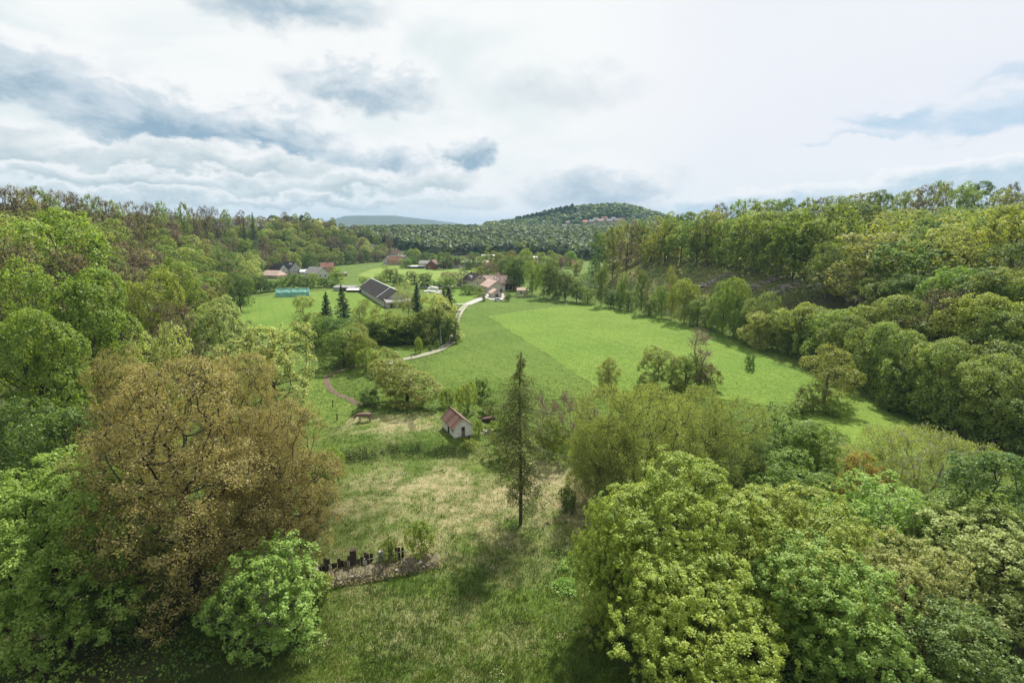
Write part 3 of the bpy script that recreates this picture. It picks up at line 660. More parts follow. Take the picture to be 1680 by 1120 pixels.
# local x runs away from the near gable, local y to its left
wall_prism(SL, SW, SH+.1, SR).build('wall', WASH, shed)
rf = MB().box(-SL/2-.28, SL/2+.28, -.10, .10, SH+SR+.20, SH+SR+.30).build('roof', RUST, shed)
for sg, mat_ in ((1, RUST), (-1, RUSTL)):
    N_ = 9; w0 = (SL+.6)/N_
    for k in range(N_):
        x0 = -SL/2-.3+k*w0; mb = MB(); th = .035; ov = .3; s = SR/(SW/2); e_ = SW/2+ov; pts = []
        for j in range(5):
            x = x0+w0*j/4*1.02; dz_ = .10*(j in (0, 4)) + .015*(k % 3) + .05*(j == 2)
            pts += [(x, sg*e_, SH+.1-ov*s+.03+dz_), (x, 0, SH+.1+SR+.03+dz_), (x, sg*e_, SH+.1-ov*s+.03+dz_+th), (x, 0, SH+.1+SR+.03+dz_+th)]
        fs = []
        for j in range(4):
            q = j*4; p_ = q+4; fs += [(q, q+1, p_+1, p_), (q+2, p_+2, p_+3, q+3), (q, p_, p_+2, q+2)]
        fs += [(0, 2, 3, 1), (16, 17, 19, 18)]
        if sg < 0: fs = [tuple(reversed(f)) for f in fs]
        mb.add(pts, fs); mb.build('roof_sheet', (RUSTD if k in (1, 4, 5, 8) else mat_) if sg > 0 else mat_, shed)
dr = MB().box(-SL/2-.06, -SL/2, -.28, .30, .1, 1.95).build('door', WOODG, shed); MB().box(-SL/2-.075, -SL/2-.06, -.25, .27, 1.25, 1.92).build('door_gap', WOODD, dr)
MB().box(-.6, .15, SW/2, SW/2+.05, .1, 1.5).build('door', WOODD, shed)
for k in range(2): MB().box(-SL/2+.35+k*.55, -SL/2+.7+k*.55, SW/2, SW/2+.04, 1.15, 1.6).build('window', WOODD, shed)
MB().box(-SL/2-.09, SL/2+.09, -SW/2-.05, SW/2+.09, 0, .24).build('plinth', plain('plinth stone', (.17, .16, .14), .95, .4, 2.5), shed)
tag(shed, 'small whitewashed garden shed with a rusty ribbed roof on the meadow', 'shed')

# farmstead at the end of the lane
f0 = gp(782, 475)
house('farmhouse', 'cream two-storey farmhouse with dark roof beside the lane', (f0[0]-1.5, f0[1]+6, 0), R(-62), 15, 9.5, 5.6, 3.6, CREAM, R_DARK,
      [('e', -1.6, 3.3, .9, 1.5), ('e', 1.6, 3.3, .9, 1.5), ('e', -1.6, .7, .9, 1.4), ('e', 1.6, .7, .9, 1.4), ('e', 0, 6.4, 1.9, 1.0)] + [('s', x, 3.3, .9, 1.4) for x in (-5, -1.7, 1.7, 5)] + [('s', x, .7, .9, 1.4) for x in (-5, -1.7, 1.7)],
      [(3, .6, 1.3), (-4, -.4, 1.2)], skylights=[(-3, .55, -1, .9, 1), (-.6, .55, -1, .9, 1), (1.8, .7, -1, .9, 1)])
f1 = gp(801, 480)
house('farm_barn', 'pink-roofed barn with pale gable facing the yard', (f1[0]+2.3, f1[1]+6, 0), R(-68), 15, 10, 3.4, 3.4, BEIGE, R_PINK, [('e', 2.5, .2, 1.8, 2.2, WOODD, 'door'), ('e', -2.6, 1.2, 1.0, .9)], cat='barn')
f2 = gp(824, 476)
house('farm_barn', 'ochre-walled barn with wide pale pink roof and dark gateway', (f2[0]-1, f2[1]+6.5, 0), R(-3), 22, 9, 4.3, 3.9, OCHRE, R_PINK, [('s', 5, .1, 4.4, 3.4, WOODD, 'door'), ('s', -4, 1.6, 1, 1)], [], skylights=[(-3, .5, -1, .8, 1), (-1.5, .62, -1, .8, 1), (3, .6, -1, .8, 1)], cat='barn')
f3 = gp(806, 488)
house('farm_porch', 'small pink-gabled porch building in front of the farm barns', (f3[0]+2, f3[1]+2.2, 0), R(-70), 6, 5.5, 2.5, 1.8, BEIGE, R_PINK, [('e', 0, .1, 1.9, 2.1, WOODD, 'door')], cat='outbuilding')
house('farm_outhouse', 'pale-roofed farm wing between the farmhouse and the wide barn', (*np.array(gp(797, 472))[:2]+np.array([1, 6]), 0), R(-4), 10, 7, 4.2, 2.4, OCHRE, R_PINK, [('s', 0, 1.2, 5, 2, WOODD, 'door')], cat='outbuilding')
house('farm_outhouse', 'brown hipped-roof outbuilding behind the wide farm barn', (*np.array(gp(817, 466))[:2]+np.array([2, 5]), 0), R(20), 9, 8, 4.5, 3.6, BRICK, R_BROWN, [('s', 0, 1.5, 1, 1.2)], hip=3.0, cat='outbuilding')
house('garden_hut', 'small hut with pink roof by the fence at the field corner', (*np.array(gp(858, 482))[:2], 0), R(-6), 6, 4.5, 2.3, 1.1, BEIGE, R_PINK, [('s', -1, .2, .9, 1.8, WOODD, 'door')], cat='hut')

# houses at the foot of the left wood
def onflat(px, py): q = gp(px, py); return (q[0], q[1], q[2]-.2)
house('house', 'tall anthracite house with two bright skylights below the wood', onflat(478, 450), R(-35), 13, 9, 5.6, 4.6, GREYW, R_BLACK, [('e', -2, 2.2, 1.1, 1.4), ('e', 2, 2.2, 1.1, 1.4), ('e', 0, 5.2, 1, 1.2)], [], skylights=[(1.5, .45, -1, 1.1, 1), (4, .45, -1, 1.1, 1)])
house('house', 'older house with dark roof and white gable left of the anthracite house', onflat(458, 451), R(-32), 13, 8, 4.4, 4.4, WHITE, R_DARK, [('e', 0, 4.2, 1, 1.3), ('e', -2, 1.2, 1, 1.3), ('e', 2, 1.2, 1, 1.3)], [(-2, .5, 1.2)])
house('house', 'low house with broad dusty-pink roof beside the hedge', onflat(449, 456), R(-20), 17, 10, 2.6, 3.2, CREAM, R_PINK, [('s', -4, .8, 1.2, 1.2), ('s', 2, .8, 1.2, 1.2)], [], hip=2.5)
house('house', 'bungalow with wide grey roof and white wall behind the hedge', onflat(520, 454), R(-38), 17, 11, 3.0, 4.6, WHITE, R_GREY, [('e', -2.5, .7, 1.5, 1.5), ('e', 2, .7, 1.5, 1.5), ('s', -4, .7, 1.3, 1.3), ('s', 3, .7, 1.3, 1.3)], [])
house('house', 'tan house with red-brown roof right of the grey bungalow', onflat(538, 447), R(15), 10, 8, 5.0, 3.4, OCHRE, R_RED, [('s', -2, 3, 1, 1.3), ('s', 2, 3, 1, 1.3)], [(1, .3, 1.4)])
house('garden_hut', 'small pale hut between the anthracite house and the grey bungalow', onflat(500, 450), R(10), 6, 5, 2.5, 1.6, BEIGE, R_WHITE, [('s', 0, .2, 1, 1.9, WOODD, 'door')], cat='hut')
# sheds on the far side of the pasture
def flatshed(name, label, px, py, L, W, h, rz, wall, roof, cat='shed'):
    q = onflat(px, py); e = empty(name, q, rz); MB().box(-L/2, L/2, -W/2, W/2, 0, h).build('wall', wall, e)
    mb = MB(); mb.add([(-L/2-.3, -W/2-.4, h-.25), (L/2+.3, -W/2-.4, h-.25), (L/2+.3, W/2+.4, h+.4), (-L/2-.3, W/2+.4, h+.4), (-L/2-.3, -W/2-.4, h-.05), (L/2+.3, -W/2-.4, h-.05), (L/2+.3, W/2+.4, h+.6), (-L/2-.3, W/2+.4, h+.6)], [(0, 3, 2, 1), (4, 5, 6, 7), (0, 1, 5, 4), (1, 2, 6, 5), (2, 3, 7, 6), (3, 0, 4, 7)]); mb.build('roof', roof, e)
    MB().box(-L*.2, L*.1, -W/2-.05, -W/2, .05, h*.8).build('door', WOODD, e); return tag(e, label, cat)
flatshed('field_shed', 'grey concrete shed on the pasture behind the spruces', 567, 477, 13, 5, 2.6, R(-6), GREYW, R_GREY)
flatshed('animal_shelter', 'low open-fronted shelter with white roof near the long barn', 581, 479, 7.5, 3.2, 1.7, R(-3), WOODD, R_WHITE, 'shelter')
flatshed('garden_hut', 'dark garden hut with light roof left of the long barn', 559, 453, 9, 6, 2.6, R(8), WOODD, R_GREY, 'hut')

# village across the far meadow
V_ = [('house', 'red-brown house with grey roof and white wing, nearest to the far meadow', 712, 441, 14, 10, 4.2, 4.2, R(80), BRICK, R_BROWN),
      ('house', 'white house with pale roof joined left of the red-brown village house', 699, 440, 11, 9, 4.8, 2.6, R(0), WHITE, R_GREY),
      ('house', 'brown-roofed low house right of the red-brown village house', 727, 440, 14, 8, 3.2, 2.6, R(-5), BRICK, R_BROWN),
      ('house', 'white-gabled cottage with brown roof beside the round village tree', 744, 440, 13, 9, 3.8, 4.4, R(5), WHITE, R_BROWN),
      ('hall', 'long low hall with bright pale roof in the village', 758, 437, 17, 10, 4.0, 1.0, R(0), CREAM, R_WHITE),
      ('hall', 'wide white hall partly hidden by the brown village trees', 780, 437, 22, 12, 4.5, 1.6, R(-4), WHITE, R_WHITE),
      ('house', 'pink-roofed house behind the farm trees', 806, 440, 12, 9, 4.2, 3.4, R(30), CREAM, R_PINK),
      ('hall', 'tall white block of the village behind the farm', 803, 430, 16, 10, 7.5, .8, R(0), WHITE, R_WHITE),
      ('hall', 'grey-white hall showing right of the dark farm trees', 868, 431, 18, 10, 6.0, 1.0, R(0), BEIGE, R_WHITE),
      ('house', 'white house below the grey-white hall by the dark farm trees', 878, 439, 11, 8, 4.2, 2.4, R(20), WHITE, R_GREY),
      ('house', 'orange-brown house in the trees at the foot of the wooded spur', 930, 437, 15, 9, 4.2, 3.8, R(-10), OCHRE, R_RED),
      ('house', 'orange house with red roof at the end of the left wood', 650, 434, 15, 9, 4.4, 4.0, R(-12), OCHRE, R_RED),
      ('house', 'brown-roofed house with white wall above the orange house', 646, 423, 12, 9, 5.0, 4.4, R(8), WHITE, R_BROWN),
      ('house', 'white house with grey gable right of the orange house', 662, 433, 11, 9, 6.0, 3.4, R(70), WHITE, R_GREY),
      ('house', 'dark timber house with pale gable left of the orange house', 637, 433, 9, 8, 4.6, 3.4, R(85), WHITE, R_BROWN)]
for nm, lb, px, py, L, W, h, rh, rz, wl, rf_ in V_:
    house(nm, lb, onflat(px, py), rz, L, W, h, rh, wl, rf_, [('s', x*L, 1.0, 1.1, 1.4) for x in (-.3, .05, .32)] + [('e', -W*.2, 1.0, 1, 1.4), ('w', W*.2, 1.0, 1, 1.4), ('e', 0, h+.3, .9, 1.0)] * (rh > 2), [(L*.15, .3, 1.2)] if nm == 'house' else [], cat=nm)
flatshed('carport', 'long low white-roofed carport left of the red-brown village house', 683, 440.5, 15, 5, 2.4, R(0), WOODD, R_WHITE, 'carport')
# houses on the far hill
rng = np.random.default_rng(5)
HH = [(959, 365, R_ORANGE, WHITE, 'orange-roofed house alone on the far hillside'), (932, 366, R_WHITE, WHITE, 'white house lowest among the far hill cottages'), (892, 365, R_WHITE, WHITE, 'single white house high in the wood on the far hill, leftmost'),
      (926, 372, R_GREY, CREAM, 'grey-roofed cottage in the far hill clearing'), (938, 374, R_BROWN, WHITE, 'brown-roofed cottage in the far hill clearing'), (947, 372, R_WHITE, BEIGE, 'pale-roofed long cottage in the far hill clearing'),
      (937, 383, R_WHITE, WHITE, 'white cottage low in the dark wood of the far hill'), (925, 376, R_WHITE, CREAM, 'cream cottage at the left of the far hill clearing'),
      (970, 364, R_GREY, WHITE, 'grey-roofed house, first of the row right of the orange roof on the far hill'), (977, 361, R_WHITE, WHITE, 'white gabled house, upper left of the far hill row'), (985, 363, R_PINK, WHITE, 'pink-roofed house in the middle of the far hill row'),
      (992, 359, R_RED, CREAM, 'red-roofed house topmost in the far hill row'), (999, 363, R_WHITE, WHITE, 'bright white house right of the red roof on the far hill'), (1006, 360, R_GREY, BEIGE, 'beige house with grey roof in the far hill row'), (1014, 362, R_WHITE, CREAM, 'cream house, last but one of the far hill row'), (1021, 361, R_BROWN, WHITE, 'brown-roofed house at the right end of the far hill row')]
for i, (px, py, rf_, wl, lb) in enumerate(HH):
    p = gp(px, py+1.5); L = rng.uniform(10, 14)
    e = house('house', lb, (p[0], p[1], p[2]-1), rng.uniform(-.4, .4), L, 9, 4.8, 3.6, wl if wl is not WHITE else BEIGE, rf_ if rf_ is not R_WHITE else R_GREY, [('s', -3, 2, 1.4, 1.6), ('s', 3, 2, 1.4, 1.6)], [], group='houses on the far hill')
# ------------------------------------------------------------------ single trees
trng = np.random.default_rng(77); CNT = {}
PLANTED = []
def T(kind, px, top, Y, width, label, name='tree', cat='tree', group=None, k=None, base=None, hmin=2.0):
    """a tree whose top shows at (px, top); it stands at distance Y, or on the ground seen at 'base'"""
    if base is not None: g = gp(px, base); Y = g[1]
    p = at(px, top, Y); z0 = H1(p[0], p[1])-.15; h = p[2]-z0
    if base is None and h < .6*width:                       # the ground there is too high: step forward or back until a whole tree fits
        Ys = np.linspace(max(30, Y-90), Y+140, 116); best = min(Ys, key=lambda q: abs((at(px, top, q)[2]-H1(*at(px, top, q)[:2]))-.95*width)+abs(q-Y)*.06)
        p = at(px, top, best); z0 = H1(p[0], p[1])-.15; h = p[2]-z0
    h = max(hmin, h)
    ps = PR[kind]; i = CNT.get(kind, 0); CNT[kind] = i+1
    PLANTED.append((p[0], p[1], width/2))
    return plant(ps[(i if k is None else k) % len(ps)], name, (p[0], p[1], z0), h, width, trng.uniform(0, 6.28), label, cat, group)

# near prototypes, each with leaf-sized faces
NEAR = dict(tip=.012)
PR['n_maple'] = [broad('near maple', 11, H=17, W=17, cb=.6, lobes=26, lobe_r=.29, clumps=1500, per=52, leaf=.165, clump_r=.50, twigs=1, rough0=.62, mat='maple', bark=BARK_D, trunk_r=.4, upbias=.8, inside=.22, **NEAR)]
PR['n_green'] = [broad('near green maple', 12, H=16, W=16, cb=.6, lobes=24, lobe_r=.29, clumps=1350, per=52, leaf=.17, clump_r=.50, twigs=1, rough0=.62, mat='bright', bark=BARK_D, trunk_r=.4, upbias=.8, inside=.22, **NEAR)]
PR['n_brown'] = [broad('near bronze tree', 13+k, H=24, W=17, cb=1.0, lobes=26, lobe_r=.30, clumps=1250, per=76, leaf=.12, clump_r=.85, rough0=.6, mat='brown', bark=BARK_D, trunk_r=.48, twigs=3, upbias=.4, inside=.3, tip=.019, leafvar=.45) for k in range(1)]
PR['n_pale'] = [broad('near pale tree', 15, H=12, W=13, cb=.6, lobes=22, lobe_r=.29, clumps=1000, per=36, leaf=.15, clump_r=.42, rough0=.62, mat='pale', bark=BARK_D, trunk_r=.3, upbias=.9, twigs=2, inside=.2, **NEAR)]
PR['n_ash'] = [broad('near leafy tree', 16, H=9, W=11, cb=.4, lobes=26, lobe_r=.24, clumps=900, per=30, leaf=.16, clump_r=.42, rough0=.55, mat='bright', bark=BARK_G, trunk_r=.18, upbias=.8, twigs=2, inside=.2, stems=3, **NEAR)]
PR['n_willow'] = [broad('near willow', 17+k, H=15, W=17, cb=1.6, lobes=20, lobe_r=.34, clumps=760, per=84, leaf=.165, clump_r=1.0, mat='willow', bark=BARK_D, trunk_r=.34, twigs=3, upbias=.4, inside=.35, droop=.55, aspect=.4, stems=2, tip=.018) for k in range(1)]
PR['n_deep'] = [broad('near deep tree', 19, H=14, W=13, cb=1, lobes=18, lobe_r=.32, clumps=700, per=38, leaf=.19, clump_r=.58, rough0=.65, mat='deep', bark=BARK_D, trunk_r=.3, upbias=.6, inside=.2, **NEAR)]
PR['n_fresh'] = [broad('near fresh tree', 20, H=12, W=12, cb=1, lobes=18, lobe_r=.32, clumps=700, per=36, leaf=.18, clump_r=.56, rough0=.65, mat='fresh', bark=BARK_D, trunk_r=.26, upbias=.7, inside=.2, **NEAR)]
PR['n_yellow'] = [broad('near yellow tree', 21, H=16, W=15, cb=2, lobes=15, lobe_r=.36, clumps=620, per=48, leaf=.22, clump_r=.8, mat='yellow', bark=BARK_D, trunk_r=.34, upbias=.6, inside=.25, flat=.65, **NEAR)]
lp = lambda f: np.interp(f, [0, .12, .25, .45, .65, .8, .9, 1], [.55, .75, .85, 1.0, .85, .55, .22, .06])*(1+.22*math.sin(f*33+1))
PR['larch'] = [conifer('larch', 31, H=22.5, W=7.8, cb=3.2, branches=150, per=190, leaf=.30, mat='larch', bark=BARK, trunk_r=.27, droop=.30, up=.05, ragged=.5, aspect=.26, hang=.95, profile=lp)]

T('larch', 855, 572, 0, 6.8, 'tall ragged larch standing alone in the straw meadow', 'larch_tree', 'larch', base=860)
# left foreground
T('n_green', 45, 770, 38, 17, 'bright green maple crown at the lower left picture edge', 'maple_tree')
T('n_ash', 430, 912, 39.5, 11.5, 'low bright leafy tree below the ruined wall at the bottom', 'young_tree')
T('n_brown', 262, 597, 44, 20, 'big bronze-leaved tree with black limbs, left of the meadow', 'bronze_tree', k=0)
T('n_brown', 385, 585, 59, 15, 'bronze-leaved tree farther back between the bronze giant and the pale tree', 'bronze_tree', k=1)
T('n_brown', 445, 664, 49, 13.5, 'bronze-leaved tree leaning out over the straw meadow', 'bronze_tree', k=1)
T('n_brown', 190, 585, 58, 12, 'bronze-leaved tree showing behind the dark tree at the left', 'bronze_tree', k=0)
T('n_deep', 95, 660, 50, 14, 'dark green shaded tree between the maple and the bronze trees', 'shaded_tree')
T('n_deep', 30, 640, 55, 14, 'dark green shaded tree at the left edge above the maple', 'shaded_tree')
T('n_deep', 195, 870, 40, 7, 'dark undergrown tree beside the bronze giant trunk', 'shaded_tree')
T('bush', 510, 765, 58, 4.6, 'dark bush at the meadow edge under the leaning bronze tree', 'bush', 'bush', k=1)
T('bush', 535, 742, 64, 4.5, 'green bush just right of the leaning bronze tree', 'bush', 'bush', k=0)
T('n_yellow', 40, 525, 68, 16, 'yellow-green tree with layered branches at the left edge', 'layered_tree')
T('n_yellow', 130, 458, 84, 20, 'wide yellow-green tree above the bronze trees on the left', 'layered_tree')
T('mid_palebranch', 440, 542, 92, 19.5, 'round pale-flowering tree with dark branches beside the dirt path', 'flowering_tree', k=0)
T('mid_palebranch', 355, 500, 118, 15, 'pale-flowering tree left of the round pale tree', 'flowering_tree', k=1)
T('mid_palebranch', 250, 548, 74, 10, 'small pale-flowering crown behind the bronze trees', 'flowering_tree', k=1)
T('mid_bud', 215, 445, 128, 14, 'grey-brown budding tree above the wide yellow-green tree', k=0)
T('mid_yellow', 232, 440, 120, 15, 'yellow-green tree beside the grey-brown budding tree', k=0)
T('mid_bud', 395, 520, 130, 9, 'brown budding tree at the pasture corner', k=1)
T('mid_bud', 290, 500, 105, 13, 'brown budding tree in front of the pale trees on the left', k=0)
T('mid_yellow', 290, 425, 150, 13, 'yellow-green tree at the wood edge left of the pasture', k=1)
T('mid_fresh', 300, 520, 112, 6, 'small fresh green tree beside the brown budding trees')
T('mid_bud', 340, 462, 175, 12, 'brown budding tree at the left pasture edge', k=1)
T('mid_olive', 330, 470, 165, 10, 'olive tree at the left pasture edge')
T('mid_deep', 388, 450, 225, 14, 'dark green tree at the pasture corner below the wood')
T('mid_yellow', 60, 335, 120, 26, 'broad yellow-green crown high at the left picture edge', k=0)
T('mid_bud', 30, 395, 105, 14, 'brown budding tree at the left edge under the broad yellow crown', k=0)
T('mid_bud', 85, 400, 112, 15, 'brown budding tree right of the left edge under the yellow crown', k=1)
T('mid_bud', 150, 395, 135, 16, 'brown budding tree high above the wide yellow-green tree', k=0)
T('mid_yellow', 15, 430, 82, 13, 'yellow-green tree at the left edge above the layered tree', k=1)
# right foreground
T('n_maple', 1120, 772, 41, 18, 'yellow-green flowering maple, large and central at lower right', 'maple_tree')
T('n_maple', 1290, 808, 41, 17, 'yellow-green maple right of the central maple, its crown joined', 'maple_tree')
T('n_maple', 1005, 830, 40.5, 8, 'narrow yellow-green maple at the left end of the maple group', 'maple_tree')
T('n_green', 1370, 900, 35, 14, 'fresh green maple lowest of the maple group at the bottom', 'maple_tree')
T('n_maple', 1150, 945, 33, 14, 'yellow-green maple in front of the central maple at the bottom', 'maple_tree')
T('n_ash', 1440, 790, 49, 14, 'light green leafy tree right of the maples', 'leafy_tree')
T('n_pale', 1600, 855, 42, 16, 'cream-flowering tree at the lower right', 'flowering_tree')
T('n_pale', 1500, 905, 38, 12, 'cream-flowering tree between the maples and the right corner', 'flowering_tree')
T('n_deep', 1625, 1020, 34, 12, 'dark green tree in the lower right corner', 'shaded_tree')
T('n_fresh', 1690, 880, 44, 9, 'fresh green tree cut by the right edge below the birch', 'leafy_tree')
T('n_willow', 1050, 638, 63, 20, 'hazy yellow-green willow with dark forked trunk, left of two', 'willow_tree', k=0)
T('n_willow', 1165, 650, 68, 19, 'hazy yellow-green willow with dark forked trunk, right of two', 'willow_tree', k=1)
T('n_willow', 985, 690, 64, 11, 'small willow at the edge of the straw meadow', 'willow_tree', k=1)
T('n_fresh', 1290, 665, 74, 13, 'green tree right of the willows against the meadow', 'leafy_tree')
T('n_fresh', 1350, 695, 70, 9, 'green tree at the foot of the meadow beside the birch', 'leafy_tree')
T('n_fresh', 1310, 745, 60, 11, 'rounded green tree behind the maples', 'leafy_tree')
T('n_deep', 1240, 720, 66, 8, 'dark green tree between the willow and the rounded green tree', 'shaded_tree')
PR['n_birch'] = [broad('weeping birch', 23, H=12, W=17, cb=2.2, lobes=14, lobe_r=.34, clumps=520, per=50, leaf=.19, clump_r=.8, mat='willow', bark=BARK_B, trunk_r=.24, twigs=2, upbias=.4, inside=.35, droop=.6, aspect=.4, stems=3, tip=.02)]
T('n_birch', 1530, 712, 60, 17.5, 'broad weeping birch with white stems right of the meadow', 'birch_tree')
PR['n_rust'] = [broad('rust bush', 24, H=5, W=6, cb=.4, lobes=8, lobe_r=.45, clumps=220, per=30, leaf=.16, clump_r=.5, mat='rust', trunk_r=.08, stems=3, **NEAR)]
T('n_rust', 1425, 752, 60, 6.5, 'golden-orange bush beside the weeping birch', 'bush', 'bush')
T('n_deep', 1655, 738, 62, 15, 'dark green tree right of the weeping birch', 'shaded_tree')
T('n_fresh', 1600, 805, 53, 12, 'green tree under the weeping birch', 'leafy_tree')
# trees in the fields
T('mid_bronze', 1365, 568, 0, 13.5, 'round golden-olive tree standing at the meadow edge before the alders', base=662)
T('bush', 1340, 632, 0, 7, 'olive bush under the golden-olive tree', 'bush', 'bush', base=672, k=2)
T('bush', 1312, 655, 0, 6, 'low green bush left of the golden-olive tree', 'bush', 'bush', base=678, k=0)
T('bush', 1370, 660, 0, 4.5, 'small green bush right below the golden-olive tree', 'bush', 'bush', base=684, k=0)
T('bush', 1462, 640, 0, 5.5, 'dark green bush at the foot of the alders', 'bush', 'bush', base=674, k=0)
T('mid_olive', 1083, 570, 0, 10, 'green tree at the left of the clump in the bright meadow', base=636, k=0)
T('mid_fresh', 1128, 580, 0, 9.5, 'fuller green tree in the middle of the meadow clump', base=637, k=1)
T('barewood', 1153, 540, 0, 8.5, 'tall pinkish bare tree at the right of the meadow clump', base=636, k=0)
T('bush', 1165, 600, 0, 6, 'brownish bush at the foot of the pinkish bare tree', 'bush', 'bush', base=638, k=2)
T('bush', 1110, 618, 0, 4, 'pale small bush before the meadow clump', 'bush', 'bush', base=641, k=2)
T('mid_olive', 1000, 588, 0, 6, 'slim dark tree standing alone left of the meadow clump', base=641, k=1)
T('bush', 1232, 583, 0, 3.4, 'tiny lone tree in the bright meadow near the wood edge', base=607, k=1)
# around the shed and the larch
T('mid_olive', 665, 588, 0, 15, 'broad olive-bronze tree on the grass behind the shed', base=664)
T('bush', 605, 640, 0, 6, 'dark bush at the left foot of the olive-bronze tree', 'bush', 'bush', base=663, k=1)
T('bush', 632, 572, 0, 8, 'rounded grey-green bush behind the olive-bronze tree', 'bush', 'bush', base=612, k=2)
T('bush', 598, 570, 0, 4.4, 'bright yellow-green small tree beside the dirt path bend', 'bush', 'bush', base=612, k=3)
T('bush', 767, 627, 0, 4.2, 'upright yellow-green fruit tree behind the shed', 'fruit_tree', base=676, k=3)
T('bush', 790, 624, 0, 4.0, 'dark rounded bush behind the yellow-green fruit tree', 'bush', 'bush', base=660, k=1)
T('bush', 803, 655, 0, 4.6, 'dark low bush beside the log pile', 'bush', 'bush', base=682, k=1)
T('bush', 735, 640, 0, 4.2, 'small green bush left of the yellow-green fruit tree', 'bush', 'bush', base=668, k=0)
T('bush', 832, 690, 0, 6, 'green bush left of the larch trunk', 'bush', 'bush', base=750, k=0)
T('bush', 905, 692, 0, 5.2, 'green bush right of the larch', 'bush', 'bush', base=755, k=0)
T('bush', 930, 800, 0, 2.6, 'small dark shrub in the straw right of the larch base', 'bush', 'bush', base=838, k=1)
T('bush', 785, 690, 0, 2.0, 'little green bush against the right wall of the shed', 'bush', 'bush', base=716, k=0)
T('bush', 690, 862, 0, 3.2, 'green sapling bush at the right end of the ruined wall', 'bush', 'bush', base=916, k=0)
T('bush', 640, 885, 0, 2.2, 'low green shrub growing through the ruined wall', 'bush', 'bush', base=926, k=0)
T('bush', 500, 930, 0, 5.5, 'green shrub hiding the left end of the ruined wall', 'bush', 'bush', base=985, k=0)
for i, (px, tp, bs, wd) in enumerate(((893, 640, 745, 3.6), (912, 655, 735, 2.6), (940, 645, 742, 3.6), (962, 650, 738, 3.0), (978, 660, 733, 2.6), (925, 640, 715, 3.0))):
    T('barewood', px, tp, 0, wd, 'bare brown sapling behind the larch, '+('leftmost one', 'second from the left', 'fourth from the left', 'fifth from the left', 'rightmost one', 'third from the left')[i], 'sapling', 'sapling', 'bare saplings behind the larch', base=bs)
# garden group between the pasture and the track
G1 = [('mid_pale', 497, 488, 552, 8, 'pale green tree at the left of the garden group', 0), ('birch', 588, 488, 560, 7.5, 'hazy hanging birch between the spruces and the barn', 0), ('birch', 668, 456, 520, 9, 'tall light birch at the gable of the long barn', 1),
      ('mid_fresh', 560, 540, 602, 9.5, 'leafy green tree by the path bend', 0), ('mid_bronze', 592, 545, 604, 6, 'rust-tinted tree beside the leafy green one', 0), ('mid_deep', 545, 522, 575, 9, 'dark tree under the left spruce', 0),
      ('mid_yellow', 640, 512, 560, 11, 'golden-green tree in the garden group', 1), ('mid_fresh', 672, 514, 562, 10, 'green rounded tree in the middle of the garden group', 1), ('mid_pale', 715, 484, 560, 12.5, 'pale tall tree next to the track', 1),
      ('mid_deep', 735, 520, 562, 6.5, 'dark green tree at the track behind the white pole', 1), ('mid_deep', 612, 530, 562, 7, 'dark tree left of the golden-green one', 0), ('mid_deep', 690, 530, 563, 8, 'dark tree under the pale tall one', 1), ('birch', 612, 498, 545, 5, 'thin grey-green birch at the barn corner', 0), ('mid_deep', 655, 535, 563, 8, 'dark bushy tree low in the garden group', 0), ('mid_olive', 705, 505, 560, 9, 'olive tree beside the pale tall one by the track', 0), ('mid_fresh', 628, 525, 561, 9, 'fresh green tree left of the golden-green one', 0), ('mid_fresh', 520, 520, 566, 9, 'green tree under the pale tree of the garden group', 1), ('mid_olive', 575, 528, 590, 8, 'olive tree behind the leafy green one', 1)]
for kd, px, tp, bs, wd, lb, kk in G1: T(kd, px, tp, 0, wd*1.35, lb, base=bs, k=kk)
for px, tp, bs, wd, lb in ((533, 477, 550, 7.5, 'pointed dark spruce, left one of two on the pasture edge'), (560, 466, 528, 7.5, 'dark spruce, right one of two on the pasture edge'), (683, 462, 522, 6.5, 'dark slim spruce behind the tall birch'), (737, 470, 524, 9, 'dark leaning conifer above the track bend'), (728, 474, 520, 6, 'short dark conifer beside the leaning one')):
    T('spruce', px, tp, 0, wd, lb, 'spruce_tree', 'spruce', base=bs)
